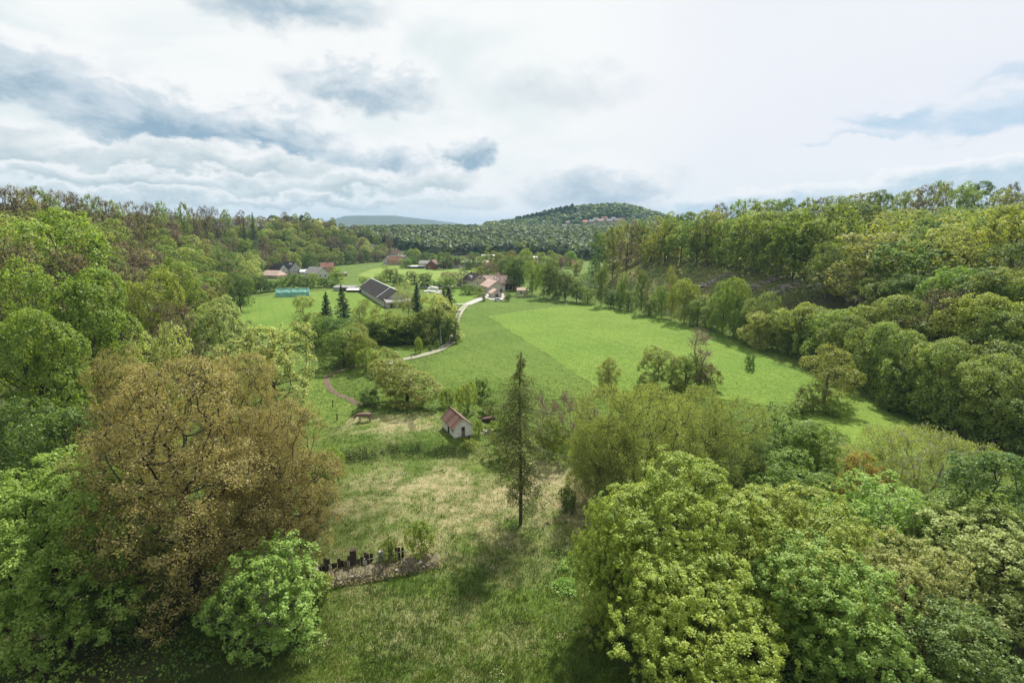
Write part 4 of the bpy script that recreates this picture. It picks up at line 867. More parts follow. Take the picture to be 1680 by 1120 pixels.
# trees behind the barn and around the village
VT = [('mid_fresh', 733, 453, 478, 10, 'deep green conical tree behind the paddock'), ('mid_bud', 738, 444, 473, 12, 'brown orchard tree by the village lane, left'), ('mid_bud', 756, 444, 472, 12, 'brown orchard tree by the village lane, right'), ('mid_deep', 700, 448, 472, 11, 'dark cypress-like tree beyond the paddock'), ('mid_deep', 720, 462, 474, 8, 'low dark tree right of the cypress-like one'),
      ('mid_olive', 640, 440, 462, 11, 'olive tree behind the barn roof'), ('mid_deep', 655, 450, 468, 10, 'dark tree behind the barn ridge'), ('mid_yellow', 625, 448, 466, 9, 'light green tree behind the barn, left'), ('birch', 634, 430, 462, 6, 'slim pale poplar behind the barn'), ('mid_fresh', 600, 455, 472, 9, 'green bushy tree at the far end of the barn'), ('mid_olive', 680, 444, 466, 10, 'olive tree right behind the barn'),
      ('mid_fresh', 770, 466, 483, 10, 'green tree before the cream farmhouse'), ('mid_fresh', 787, 470, 487, 5, 'small round tree by the lane at the farm'), ('mid_olive', 793, 480, 494, 3, 'little tree on the lane verge'), ('mid_deep', 832, 480, 494, 4, 'small dark tree beside the parked car at the farm'),
      ('mid_deep', 832, 424, 472, 14, 'very dark broad tree right of the farm roofs'), ('mid_deep', 853, 420, 474, 14, 'tall dark green tree behind the farm, right'), ('mid_deep', 843, 432, 476, 12, 'dark tree between the two dark farm trees'), ('mid_bud', 800, 428, 458, 16, 'brown tree crown behind the farmhouse'), ('mid_olive', 790, 436, 460, 12, 'olive tree above the farmhouse roof'), ('mid_olive', 816, 412, 450, 13, 'olive tall tree between the village halls'), ('mid_bud', 770, 418, 442, 14, 'brown round tree in the village'),
      ('mid_deep', 727, 413, 442, 12, 'round dark tree before the village houses'), ('mid_olive', 842, 410, 452, 13, 'light olive tree behind the dark farm trees'), ('mid_yellow', 865, 406, 450, 12, 'yellow-green tree at the village edge by the spur'), ('mid_fresh', 680, 408, 436, 13, 'green tree at the end of the far meadow'), ('mid_deep', 668, 412, 437, 10, 'dark tree at the end of the far meadow'), ('mid_deep', 692, 415, 438, 12, 'dark broad tree beside the far meadow houses')]
for q in VT: T(q[0], q[1], q[2], 0, q[4]*1.15, q[5], base=q[3])
for px, tp, bs, wd, lb in ((405, 455, 482, 12, 'left end'), (425, 452, 480, 11, 'second stretch'), (441, 460, 478, 10, 'third stretch'), (462, 455, 476, 10, 'behind the green shelter, left'), (481, 448, 476, 12, 'behind the green shelter, middle'), (497, 453, 474, 9, 'behind the green shelter, right'), (512, 448, 472, 10, 'before the grey bungalow'), (531, 455, 471, 10, 'right of the grey bungalow'), (550, 440, 468, 12, 'tall dark, beside the tan house'), (545, 462, 472, 8, 'right end')):
    T(('mid_fresh', 'mid_deep')[px % 2], px, tp, 0, wd, 'green tree of the pasture hedge, '+lb, 'hedge_tree', 'tree', 'hedge behind the pasture', base=bs)

VT2 = [(665, 424, 440, 12, 'mid_fresh'), (676, 420, 439, 9, 'mid_deep'), (700, 414, 437, 12, 'mid_deep'), (712, 416, 436, 11, 'mid_fresh'), (738, 418, 441, 9, 'mid_olive'), (752, 420, 440, 9, 'mid_deep'), (766, 424, 443, 10, 'mid_fresh'), (776, 414, 438, 12, 'mid_deep'), (788, 420, 443, 9, 'mid_olive'), (797, 414, 439, 10, 'mid_fresh'), (812, 424, 446, 11, 'mid_fresh'), (826, 412, 440, 12, 'mid_deep'), (838, 416, 442, 11, 'mid_olive'), (856, 412, 440, 11, 'mid_fresh'), (874, 418, 446, 10, 'mid_olive'), (886, 414, 440, 11, 'mid_fresh'), (898, 420, 448, 11, 'mid_olive'), (908, 412, 441, 12, 'mid_fresh'), (920, 418, 446, 10, 'mid_bud'), (936, 412, 440, 11, 'mid_fresh'), (946, 424, 452, 10, 'mid_olive'), (884, 438, 462, 11, 'mid_fresh'), (902, 440, 466, 11, 'mid_olive'), (918, 446, 472, 10, 'mid_fresh'), (936, 450, 476, 9, 'mid_olive')]
for i, (px, tp, bs, wd, kd) in enumerate(VT2):
    T(kd, px, tp, 0, wd*1.2, '%s tree among the village houses, %s from the left' % ({'mid_fresh': 'fresh green', 'mid_deep': 'dark green', 'mid_olive': 'olive', 'mid_bud': 'brown budding'}[kd], ['first', 'second', 'third', 'fourth', 'fifth', 'sixth', 'seventh', 'eighth', 'ninth', 'tenth', 'eleventh', 'twelfth', 'thirteenth', 'fourteenth', 'fifteenth', 'sixteenth', 'seventeenth', 'eighteenth', 'nineteenth', 'twentieth', '21st', '22nd', '23rd', '24th', '25th'][sorted(range(25), key=lambda q: VT2[q][0]).index(i)]), 'village_tree', 'tree', 'trees in the village', base=bs)
# ------------------------------------------------------------------ rows and woods of single trees
ORD = ['first', 'second', 'third', 'fourth', 'fifth', 'sixth', 'seventh', 'eighth', 'ninth', 'tenth', 'eleventh', 'twelfth', 'thirteenth', 'fourteenth', 'fifteenth', 'sixteenth', 'seventeenth', 'eighteenth', 'nineteenth', 'twentieth', 'twenty-first', 'twenty-second', 'twenty-third', 'twenty-fourth', 'twenty-fifth', 'twenty-sixth', 'twenty-seventh', 'twenty-eighth', 'twenty-ninth', 'thirtieth'] + ['%d%s' % (i, {1: 'st', 2: 'nd', 3: 'rd'}.get(i % 10, 'th')) for i in range(31, 90)]
LOOK = {'fresh': 'fresh green', 'deep': 'dark green', 'yellow': 'yellow-green', 'olive': 'olive', 'pale': 'pale green', 'bronze': 'bronze-green', 'bud': 'brown budding', 'tall': 'tall-trunked green', 'alder': 'alder green', 'spruce': 'dark conifer'}
def row(where, group, items, name='tree'):
    items = sorted(items, key=lambda q: q[1])
    for i, (kd, px, tp, Y, wd, bs) in enumerate(items):
        T(kd, px, tp, Y, wd, '%s tree, %s from the left %s' % (LOOK[kd.split('_')[1]], ORD[i], where), name, 'tree', group, base=bs)
# riverside row along the far edge of the meadow
riv = [(873, 430, 484, 9, 'mid_fresh'), (893, 430, 489, 10, 'mid_olive'), (912, 424, 490, 11, 'mid_olive'), (928, 448, 494, 9, 'mid_deep'), (947, 460, 496, 8, 'mid_deep'), (965, 468, 499, 8, 'mid_alder'), (988, 436, 503, 5, 'mid_olive'), (1003, 476, 505, 8, 'mid_deep'), (1021, 444, 507, 4.5, 'mid_olive'), (1032, 476, 510, 8, 'mid_fresh'), (1056, 442, 515, 5, 'mid_olive'), (1067, 484, 518, 8, 'mid_alder'), (1088, 470, 522, 7, 'mid_fresh'), (1107, 432, 526, 5.5, 'birch'), (1127, 458, 530, 9.5, 'mid_fresh'), (1148, 482, 535, 9, 'mid_alder'), (1170, 486, 541, 9, 'mid_olive'), (1192, 466, 548, 9, 'mid_fresh'), (1212, 456, 553, 9, 'mid_fresh'), (1226, 490, 558, 9, 'mid_alder'), (1248, 474, 566, 10, 'mid_alder'), (1244, 515, 572, 8, 'mid_pale')]
LOOK['birch'] = 'golden birch'
items = [(k_, px, tp, 0, wd*1.25, bs) for px, tp, bs, wd, k_ in riv]
items = sorted(items, key=lambda q: q[1])
for i, (kd, px, tp, Y, wd, bs) in enumerate(items):
    T(kd, px, tp, Y, wd, '%s tree, %s from the farm in the riverside row by the meadow' % ({'fresh': 'fresh green', 'olive': 'olive', 'deep': 'dark', 'alder': 'dark alder', 'pale': 'pale'}.get(kd.split('_')[-1], 'slim golden'), ORD[i]), 'riverside_tree', 'tree', 'riverside row', base=bs)
# alder carr on the right
ald = [(1300, 515, 592, 10), (1340, 508, 600, 11), (1390, 515, 628, 11), (1434, 520, 648, 11), (1472, 528, 664, 11), (1512, 540, 682, 11), (1548, 548, 698, 11), (1585, 560, 714, 11), (1625, 575, 728, 11), (1660, 600, 742, 11), (1690, 640, 760, 11)]
row('along the front of the alder wood', 'alders, front', [('mid_alder', px, tp, 0, wd*1.15, bs-12) for px, tp, bs, wd in ald], 'alder_tree')
row('in the second line of the alder wood', 'alders, second line', [('mid_alder', px, tp, Y, 15, None) for px, tp, Y in ((1300, 505, 150), (1345, 500, 142), (1395, 508, 134), (1445, 508, 126), (1495, 512, 120), (1545, 518, 112), (1595, 530, 104), (1645, 540, 98), (1690, 560, 92))], 'alder_tree')
row('in the upper line of the alder wood', 'alders, upper line', [(k_, px, tp, Y, 16, None) for px, tp, Y, k_ in ((1275, 500, 168, 'mid_fresh'), (1330, 500, 160, 'mid_yellow'), (1385, 507, 150, 'mid_fresh'), (1440, 490, 146, 'mid_yellow'), (1500, 482, 150, 'mid_alder'), (1555, 472, 142, 'mid_bud'), (1610, 485, 134, 'mid_yellow'), (1665, 480, 126, 'mid_yellow'))], 'tree')
# wooded edge above the bank on the right
edge_ = [(955, 402, 424.0, 10, 'far_yellow'), (972, 398, 424.1, 10, 'far_deep'), (990, 385, 423.1, 11, 'far_fresh'), (1020, 365, 428.2, 15, 'far_tall'), (1050, 372, 427.4, 13, 'far_fresh'), (1070, 385, 428.6, 11, 'far_yellow'), (1095, 368, 427.8, 13, 'far_bronze'), (1120, 375, 429.0, 13, 'far_fresh'), (1148, 358, 431.2, 13, 'far_tall'), (1165, 350, 432.3, 13, 'far_tall'), (1190, 362, 434.5, 13, 'far_fresh'), (1215, 350, 437.7, 14, 'far_tall'), (1248, 345, 443.0, 15, 'far_tall'), (1268, 350, 447.7, 13, 'far_tall'), (1290, 348, 454.5, 13, 'far_tall'), (1312, 355, 457.3, 12, 'far_yellow'), (1330, 372, 458.0, 11, 'far_fresh'), (1366, 395, 484.0, 9, 'far_tall'), (1430, 385, 490.9, 17, 'far_tall'), (1470, 400, 493.4, 13, 'far_fresh'), (1510, 405, 500.0, 13, 'far_deep')]
row('along the wood edge above the bare bank', 'wood edge above the bank', [(k_, px, tp, 0, wd*1.45, bs) for px, tp, bs, wd, k_ in edge_], 'wood_edge_tree')
row('on the brow above the alders', 'right brow', [(k_, px, tp, Y, wd, None) for px, tp, Y, wd, k_ in ((1450, 455, 172, 13, 'mid_olive'), (1490, 448, 168, 14, 'mid_deep'), (1530, 452, 162, 14, 'mid_olive'), (1575, 440, 155, 15, 'mid_fresh'), (1620, 450, 148, 15, 'mid_deep'), (1660, 440, 142, 15, 'mid_olive'), (1695, 450, 138, 14, 'mid_yellow'), (1640, 500, 116, 14, 'mid_yellow'), (1690, 510, 110, 13, 'mid_alder'), (1590, 505, 122, 13, 'mid_fresh'))])
row('below the ridge of the right-hand hill', 'right hill, middle', [(k_, px, tp, Y, wd, None) for px, tp, Y, wd, k_ in ((1360, 340, 262, 26, 'far_fresh'), (1400, 335, 262, 22, 'far_deep'), (1440, 340, 255, 18, 'far_fresh'), (1480, 350, 250, 16, 'far_yellow'), (1500, 372, 218, 15, 'far_olive'), (1535, 362, 225, 13, 'far_deep'), (1560, 372, 212, 15, 'far_pale'), (1520, 395, 205, 12, 'far_deep'), (1598, 378, 196, 18, 'far_bronze'), (1640, 335, 205, 21, 'far_yellow'), (1680, 345, 200, 18, 'far_yellow'), (1665, 400, 185, 14, 'far_deep'), (1610, 360, 222, 14, 'far_fresh'), (1570, 345, 240, 15, 'far_fresh'), (1620, 440, 172, 13, 'far_deep'), (1660, 455, 165, 13, 'far_deep'), (1560, 440, 180, 12, 'far_deep'), (1300, 345, 300, 15, 'far_yellow'))])
ridge = []
for i, px in enumerate(range(985, 1690, 23)):
    tp = np.interp(px, [985, 1060, 1100, 1150, 1200, 1260, 1330, 1400, 1470, 1540, 1600, 1640, 1690], [378, 362, 350, 347, 330, 324, 326, 318, 312, 300, 298, 312, 300]) + (fbm(px/31.0, 2.2, 8)-.5)*14
    ridge.append((('far_deep', 'far_olive', 'far_bud', 'far_fresh', 'far_olive', 'far_tall', 'far_deep')[i % 7], px, float(tp), 300-(i % 3)*18+(10 if px < 1200 else 0), 14+(i*7 % 5), None))
row('on the skyline of the right-hand hill', 'right skyline', ridge)
ridge = []
lrng = np.random.default_rng(4)
for i, px in enumerate(range(-8, 640, 19)):
    tp = np.interp(px, [0, 60, 130, 160, 240, 330, 400, 440, 490, 510, 545, 600, 640], [308, 310, 325, 326, 334, 342, 349, 358, 350, 352, 364, 374, 385]) + lrng.normal()*3
    xr_ = np.interp(px, [0, 300, 400, 500, 640], [-190, -225, -262, -245, -165]); d = ray(px, tp); Yd = xr_/d[0]*d[1] if abs(d[0]) > .05 else 600
    ridge.append((('far_bud', 'far_bud', 'far_olive', 'far_bud', 'far_olive', 'far_bud')[i % 6] if px < 470 else ('far_olive', 'far_bud', 'far_olive')[i % 3], px, float(tp), float(np.clip(Yd, 120, 620)), 13+(i*5 % 5), None))
row('on the skyline of the left-hand wood', 'left skyline', ridge)
# the slope of the left wood: rows of single trees climbing from the valley
LEFTH = [gp(*q)[:2] for q in ((478, 450), (458, 451), (449, 456), (520, 454), (538, 447), (500, 450), (650, 434), (646, 423), (637, 433), (662, 433))]
def hides_house(x, y, r=9):
    for hx, hy in LEFTH:
        d = math.hypot(hx, hy); a_ = (x*hx+y*hy)/d; b_ = abs(x*hy-y*hx)/d
        if d-70 < a_ < d+11 and b_ < r: return True
    return False
rows_ = [('high on the slope of the left wood', 66), ('on the upper slope of the left wood', 48), ('on the middle slope of the left wood', 31), ('on the lower slope of the left wood', 15), ('along the foot of the left wood', 2)]
for j, (where, off) in enumerate(rows_):
    it = []; yy = 100.0
    while yy < 600:
        near_ = yy < 330; yy += (11.5 if near_ else 9.5)+lrng.uniform(-1, 1); x = float(foot_left(yy))-off+lrng.uniform(-4, 4); zt = H1(x, yy)+lrng.uniform(13, 18)*(1 if near_ else .9)
        d = np.array([x, yy, zt])-CAM; cf = d[1]*math.cos(PITCH)-d[2]*math.sin(PITCH); px = 840+FPX*d[0]/cf; py = 560-FPX*(d[1]*math.sin(PITCH)+d[2]*math.cos(PITCH))/cf
        if px < -30 or hides_house(x, yy): continue
        if any((x-a_)**2+(yy-b_)**2 < (.5*r_+4)**2 for a_, b_, r_ in PLANTED): continue
        kd = lrng.choice(['far_bud', 'far_olive', 'far_fresh', 'far_deep', 'far_yellow', 'far_pale'], p=[.24, .26, .16, .12, .10, .12] if j < 3 else [.12, .22, .24, .22, .10, .10])
        it.append((str(kd), float(px), float(py), float(yy), float(lrng.uniform(14, 19) if near_ else lrng.uniform(11.5, 15)), None))
    row(where, where.replace('on the ', '').replace('along the ', '').replace('high on the ', 'high '), it)
for px, tp, Y in ((413, 348, 470), (398, 356, 440)):
    T('far_spruce', px, tp, Y, 7, 'dark conifer %s poking above the left skyline' % ('tip' if px > 400 else 'crown, lower one,'), 'spruce_tree', 'spruce')

# ------------------------------------------------------------------ far woods: one mass of crowns
def wood_mass(name, label, pts, seed, q, leaf, mats, hm=(10, 15), wm=(8, 12), conif=None, jit=.35):
    rng = np.random.default_rng(seed); n = len(pts); C = np.repeat(pts, q, 0); hs = np.repeat(rng.uniform(*hm, n), q); ws = np.repeat(rng.uniform(*wm, n)/2, q)
    u = unit(rng.normal(size=(n*q, 3))+np.array([0, 0, .35])); lump = np.repeat(rng.uniform(.75, 1.2, (n, 1)), q, 0)
    p = C.copy(); p[:, :2] += u[:, :2]*ws[:, None]*lump*rng.uniform(.75, 1.05, (n*q, 1)); p[:, 2] += hs*(.55+.45*u[:, 2])
    if conif is not None:
        cm = np.repeat(conif, q); f = rng.uniform(0, 1, n*q); ang = rng.uniform(0, 6.28, n*q); rr = (1-f)*ws*.5
        pc = C+np.stack([np.cos(ang)*rr, np.sin(ang)*rr, hs*(.15+1.15*f)], 1); p = np.where(cm[:, None], pc, p)
    norm = u*.8+np.array([0, 0, .45])*(jit/.35)+rng.normal(size=(n*q, 3))*jit
    V, F = leaf_quads(rng, p, norm, leaf, .85, .2)
    mi = rng.choice(len(mats), n, p=[a for _, a in mats]); 
    if conif is not None: mi = np.where(conif, len(mats)-1, mi)
    me = np_mesh(name, V, F, [LM[a] for a, _ in mats], {'var': np.repeat(np.clip(np.repeat(rng.uniform(0, 1, n), q)*.6+rng.uniform(0, .4, n*q), 0, 1), 4)})
    me.polygons.foreach_set('material_index', np.tile(np.repeat(mi, q), 2).astype(np.int32)); me.update()
    return tag(link(name, me), label, 'wood', kind='stuff')
def scatter(seed, x0, x1, y0, y1, sp, keep):
    rng = np.random.default_rng(seed); gx_, gy_ = np.meshgrid(np.arange(x0, x1, sp), np.arange(y0, y1, sp)); x = gx_.ravel()+rng.uniform(-.45, .45, gx_.size)*sp; y = gy_.ravel()+rng.uniform(-.45, .45, gx_.size)*sp
    k = keep(x, y); x, y = x[k], y[k]; return np.stack([x, y, Hgt(x, y)], 1)
HPX = np.array([[*gp(px, py+1.5)[:2]] for px, py, *_ in HH]+[[*gp(q[2], q[3])[:2]] for q in V_])
def clear_of_houses(x, y, depth=60, side=10):
    k = np.ones(len(x), bool)
    for hx, hy in HPX:
        d = math.hypot(hx, hy); a = (x*hx+y*hy)/d; b = np.abs(x*hy-y*hx)/d
        k &= ~((a > d-depth*(d > 900)-14) & (a < d+9) & (b < side))
    return k
def vis_cone(x, y): return (np.abs(x) < y*1.12+20)
kx = lambda x, y: vis_cone(x, y) & clear_of_houses(x, y)
pts = scatter(1, -330, 520, 600, 1130, 9.0, lambda x, y: kx(x, y) & (x > -300) & ~((y < 690) & (x > -215) & (x < 70)) & (x > -.52*y+80-40*(y < 700)))
wood_mass('far_wood', 'dark green wooded rise behind the village', pts, 1, 24, 4.6, [('deep', .10), ('farwood', .80), ('olive', .03), ('spruce', .07)], (13, 18), (12, 17), jit=.16)
pts = scatter(2, -60, 560, 1130, 1560, 10.5, kx)
cf = (pts[:, 0] < 160) & (pts[:, 0] > 10) & (pts[:, 1] > 1310) & (np.random.default_rng(8).uniform(size=len(pts)) < .85)
wood_mass('far_hill_wood', 'wood covering the far rounded hill, dark conifers on its left flank', pts, 2, 24, 5.2, [('deep', .14), ('farwood', .76), ('olive', .03), ('spruce', .07)], (12, 16), (13, 18), cf, jit=.16)
pts = scatter(3, -480, -160, 120, 660, 9.5, lambda x, y: (foot_left(y)-x > 74) & (foot_left(y)-x < 165) & vis_cone(x, y+60))
wood_mass('left_hilltop_wood', 'grey-brown wood crowding behind the left skyline', pts, 3, 70, .85, [('bud', .5), ('olive', .35), ('fresh', .15)], (9, 13), (9, 12))
def rk(x, y): t_ = x-foot_right(y); return (t_ > 58) & (y < 560) & vis_cone(x, y) & (t_ < 205)
pts = scatter(4, 60, 520, 150, 560, 9.5, rk)
wood_mass('right_hill_wood', 'green wood filling the right-hand hill behind its edge trees', pts, 4, 120, .72, [('fresh', .4), ('deep', .35), ('olive', .17), ('yellow', .08)], (9, 13), (9, 12))
pts = scatter(6, 40, 240, 40, 400, 5.5, lambda x, y: ((x-foot_right(y) > -2) & (x-foot_right(y) < 10) & (y > 90)) | ((x-foot_right(y) > 40) & (x-foot_right(y) < 75) & (y > 120)))
wood_mass('right_undergrowth', 'dark shrubby undergrowth below the trees of the right-hand slope', pts, 6, 60, .55, [('deep', .6), ('olive', .25), ('fresh', .15)], (2, 4.5), (4, 6))
HID = np.vectorize(lambda x, y: not hides_house(x, y, 7))
pts = scatter(7, -260, -25, 75, 580, 5.5, lambda x, y: (foot_left(y)-x > -6) & (foot_left(y)-x < 74) & HID(x, y))
wood_mass('left_undergrowth', 'dark shrubby undergrowth under the trees of the left-hand wood', pts, 7, 30, .7, [('deep', .5), ('olive', .28), ('bud', .22)], (1.5, 4), (4, 6))
pts = scatter(17, -85, -24, 28, 76, 3.6, lambda x, y: x < -24-.1*(y-30))
wood_mass('left_brush', 'dark brush on the shaded ground below the bronze trees', pts, 17, 170, .20, [('deep', .62), ('olive', .2), ('fresh', .18)], (.5, 1.7), (3.5, 5.5))
pts = scatter(8, 14, 75, 24, 62, 4.5, lambda x, y: (x > 14+.12*(y-24)) & (x < 62))
wood_mass('right_brush', 'green brush under the maples at lower right', pts, 8, 260, .22, [('deep', .5), ('fresh', .35), ('olive', .15)], (1.5, 4), (4, 6))
pts = scatter(9, -9000, 9000, 1560, 2900, 40, lambda x, y: vis_cone(x, y) & (np.abs(x) < 900))
# ------------------------------------------------------------------ ruined wall in the lower meadow
STONE = plain('old masonry', (.19, .165, .12), .95, .45, 2.4, bump=.8, c2=(.06, .055, .035)); CONC = plain('concrete pale', (.46, .44, .39), .95, .35, 2.0); CHAR = plain('wood black', (.040, .032, .026), .95, .5, 4.0)
WOODB = plain('wood brown old', (.15, .105, .07), .95, .5, 4.0)
w0 = np.array(gp(517, 948)); w1 = np.array(gp(714, 914)); wd_ = (w1-w0)[:2]; WL = float(np.linalg.norm(wd_)); wyaw = math.atan2(wd_[1], wd_[0])
rw = empty('ruined_wall', (w0[0], w0[1], min(w0[2], w1[2])-.1), wyaw); rr = random.Random(3)
mb = MB(); n = 60
for i in range(n+1):
    x = WL*(.13+.89*i/n); h = .55+.28*fbm(i/6.0, 3.3, 2)+.05*math.sin(i*2.1); d = 1.35+.5*fbm(i/7.0, 8.1, 4)
    mb.add([(x, -d-.55, -.3), (x+.1*math.sin(i*3), -d, h-.1+.12*math.sin(i*5.1)), (x, -d*.6, h+.12*math.sin(i*2.7)), (x, -.25, h+.1*math.sin(i*1.3)), (x, .25, h*.8), (x, .6, -.3)], [])
for i in range(n):
    for k in range(5): mb.f.append((i*6+k, i*6+6+k, i*6+7+k, i*6+k+1))
mb.build('footing', STONE, rw)
stone_me = []
for s in range(4):
    bm = bmesh.new(); bmesh.ops.create_icosphere(bm, subdivisions=1, radius=1); rg = random.Random(s)
    for v in bm.verts: v.co = Vector((v.co.x*rg.uniform(.7, 1.1), v.co.y*rg.uniform(.6, 1), v.co.z*rg.uniform(.45, .75)))
    me = bpy.data.meshes.new('stone'); bm.to_mesh(me); bm.free(); me.materials.append(STONE if s % 2 else CONC); stone_me.append(me)
for i in range(110):
    x = WL*rr.uniform(.15, 1.0); s = rr.uniform(.08, .24); link('stone', stone_me[1 if i % 5 else 0], rw, (x, -rr.uniform(.1, 2.0), .55+rr.uniform(-.15, .15)), (rr.uniform(-.4, .4), rr.uniform(-.4, .4), rr.uniform(0, 6)), (s*1.2, s, s*.8))
bx_ = .5
for i in range(17):                                      # the standing boards, left group
    x = .35+i*.33; hh = rr.uniform(1.1, 2.1)*(1.0 if i > 1 else .6)
    MB().box(x, x+rr.uniform(.27, .325), .28, .33+rr.uniform(0, .05), 0, hh).build('board', (WOODD, CHAR, WOODB)[i % 3], rw, rot=(rr.uniform(-.12, .08), rr.uniform(-.05, .05), rr.uniform(-.02, .02)))
for i in range(5):
    x = WL*.60+i*.34; MB().box(x, x+.28, .28, .34, .2, rr.uniform(1.7, 2.2)).build('board', CHAR, rw, rot=(rr.uniform(-.05, .05), rr.uniform(-.03, .03), 0))
MB().box(3.6, 4.25, .36, .95, 0, 2.35).build('chimney_stub', plain('sooty brick', (.085, .060, .048), .95, .5, 3.0), rw)
for x, h in ((1.5, 1.25), (3.5, 1.3), (5.1, 1.35), (WL*.61, 1.5), (WL*.665, 1.6), (6.4, 1.5)): MB().box(x-.06, x+.06, .12, .24, .1, h).build('post', CONC, rw, rot=(0, rr.uniform(-.04, .04), 0))
for x in (4.95, WL*.605): MB().box(x-.05, x+.38, .02, .12, .3, 1.15).build('panel', CONC, rw)
for x0, x1, z in ((5.4, 7.3, 1.15), (WL*.64, WL*.75, 1.35)): MB().bar((x0, .2, z), (x1, .2, z+.12), .045, 5).build('rail', CONC, rw)
for x in (4.2, WL*.58): MB().box(x, x+1.9, -.75, -.2, .62, .74).build('slab', CONC, rw, rot=(0, .02, 0))
MB().box(-.2, .45, -.1, .45, 0, 1.05).build('pier', CONC, rw)
MB().box(6.6, 7.15, .26, .6, .3, 1.75).build('pier', CONC, rw)
tag(rw, 'ruined wall of dark upright boards and pale posts on a stony footing', 'ruined wall')

# ------------------------------------------------------------------ the cow
cg = gp(597, 691)
cv = [(.95, 0, 1.18), (.25, 0, 1.12), (-.55, 0, 1.16), (-1.0, 0, 1.14), (-1.34, 0, .82), (-1.60, 0, .36)]; cr_ = [.36, .45, .40, .26, .17, .11]; ce = [(0, 1), (1, 2), (2, 3), (3, 4), (4, 5)]
for sg in (-1, 1):
    b0 = len(cv); cv += [(-.55, sg*.22, .70), (-.60+.08*sg, sg*.22, .38), (-.58+.10*sg, sg*.22, .04)]; cr_ += [.14, .075, .075]; ce += [(2, b0), (b0, b0+1), (b0+1, b0+2)]
    b0 = len(cv); cv += [(.82, sg*.24, .78), (1.02-.06*sg, sg*.24, .46), (.94-.06*sg, sg*.24, .04)]; cr_ += [.18, .085, .075]; ce += [(0, b0), (b0, b0+1), (b0+1, b0+2)]
b0 = len(cv); cv += [(1.28, 0, 1.28), (1.36, 0, .75), (1.34, 0, .45)]; cr_ += [.06, .03, .05]; ce += [(0, b0), (b0, b0+1), (b0+1, b0+2)]
me = bpy.data.meshes.new('cow'); me.from_pydata(cv, ce, []); cow_s = bpy.data.objects.new('cow_skin', me); col.objects.link(cow_s)
md = cow_s.modifiers.new('skin', 'SKIN'); md.use_smooth_shade = True
for i, r_ in enumerate(cr_): me.skin_vertices[0].data[i].radius = (r_, r_*(.82 if i < 3 else 1)); me.skin_vertices[0].data[i].use_root = (i == 1)
cow_s.modifiers.new('sub', 'SUBSURF').levels = 1; cow_s.modifiers['sub'].render_levels = 1
bpy.context.view_layer.update(); ev = cow_s.evaluated_get(bpy.context.evaluated_depsgraph_get()); cm = bpy.data.meshes.new_from_object(ev); bpy.data.objects.remove(cow_s)
m, t, o = new_mat('cow coat'); b = t.node('ShaderNodeBsdfPrincipled'); b.inputs['Roughness'].default_value = .7; oc = t.node('ShaderNodeTexCoord').outputs['Object']; ox, oy, oz = t.sep(oc)
nn = t.m('MULTIPLY', t.m('SUBTRACT', t.noise(oc, 3.0, 3), .5), .35); belly = t.m('MULTIPLY', t.map(t.m('ADD', oz, nn), .84, .90, 1, 0), t.m('MULTIPLY', t.map(oz, .60, .66, 0, 1), t.map(t.m('ABSOLUTE', ox), .62, .75, 1, 0))); face = t.map(t.m('ADD', ox, t.m('MULTIPLY', oz, .0)), -1.52, -1.46, 1, 0)
t.put(b.inputs['Base Color'], t.mix(t.m('MAXIMUM', belly, face), t.mix(t.noise(oc, 6, 3), (.13, .075, .05), (.21, .125, .09)), (.66, .62, .54))); t.l.new(b.outputs[0], o.inputs[0])
cm.materials.clear(); cm.materials.append(m)
for p in cm.polygons: p.use_smooth = True
cow = link('cow', cm, None, (cg[0], cg[1], cg[2]), (0, 0, R(8)), (1.12, 1.12, 1.15))
for sg in (-1, 1):
    MB().add([(-1.28, sg*.12, .95), (-1.22, sg*.14, 1.0), (-1.18, sg*.36, .98), (-1.26, sg*.34, .90)], [(0, 1, 2, 3)]).build('ear', m, cow)
    MB().bar((-1.24, sg*.09, 1.0), (-1.30, sg*.22, 1.13), .03, 5, .01).build('horn', CONC, cow)
tag(cow, 'brown cow with white belly grazing with its head down', 'cow')

# ------------------------------------------------------------------ logs, rubble, poles, fences, cars
lg = gp(797, 690); lp_ = empty('log_pile', lg, R(25)); log_me = MB().bar((-1.1, 0, 0), (1.1, 0, 0), .14, 7)
for i in range(16):
    r_ = random.Random(i); MB().bar((-1.2, 0, 0), (1.2, .1, .03), r_.uniform(.10, .17), 7).build('log', (WOODD, WOODG, R_RED)[i % 3], lp_, (r_.uniform(-.4, .4), -.9+(i % 6)*.32, .15+(i//6)*.27), (0, r_.uniform(-.05, .05), r_.uniform(-.2, .2)))
tag(lp_, 'heap of dark logs and planks right of the white shed', 'log pile')
rb = gp(797, 712); rp = empty('rubble_heap', rb, 0.3)
for i in range(26):
    r_ = random.Random(i+50); s = r_.uniform(.14, .36); link('stone', stone_me[i % 4], rp, (r_.gauss(0, .9), r_.gauss(0, .8), .1+abs(r_.gauss(0, .15))), (r_.uniform(-.5, .5), r_.uniform(-.5, .5), r_.uniform(0, 6)), (s*1.3, s, s*.8))
for i in range(9):
    r_ = random.Random(i+90); MB().bar((0, 0, .1), (r_.uniform(-1.6, 1.6), r_.uniform(-1.4, 1.8), r_.uniform(.2, .8)), .05, 5, .03).build('plank', WOODG, rp)
tag(rp, 'heap of pale rubble and broken planks below the log pile', 'rubble heap')
pg = gp(724, 564); po = empty('lamp_post', pg, R(10)); MB().bar((0, 0, 0), (-.25, 0, 6.1), .13, 8, .09).build('pole', TRIM, po); MB().bar((-.25, 0, 5.9), (1.9, 0, 6.35), .05, 6).build('arm', TRIM, po); MB().box(1.7, 2.15, -.12, .12, 6.28, 6.42).build('lamp_head', TRIM, po)
tag(po, 'white pole with a slanting arm beside the gravel track', 'pole')
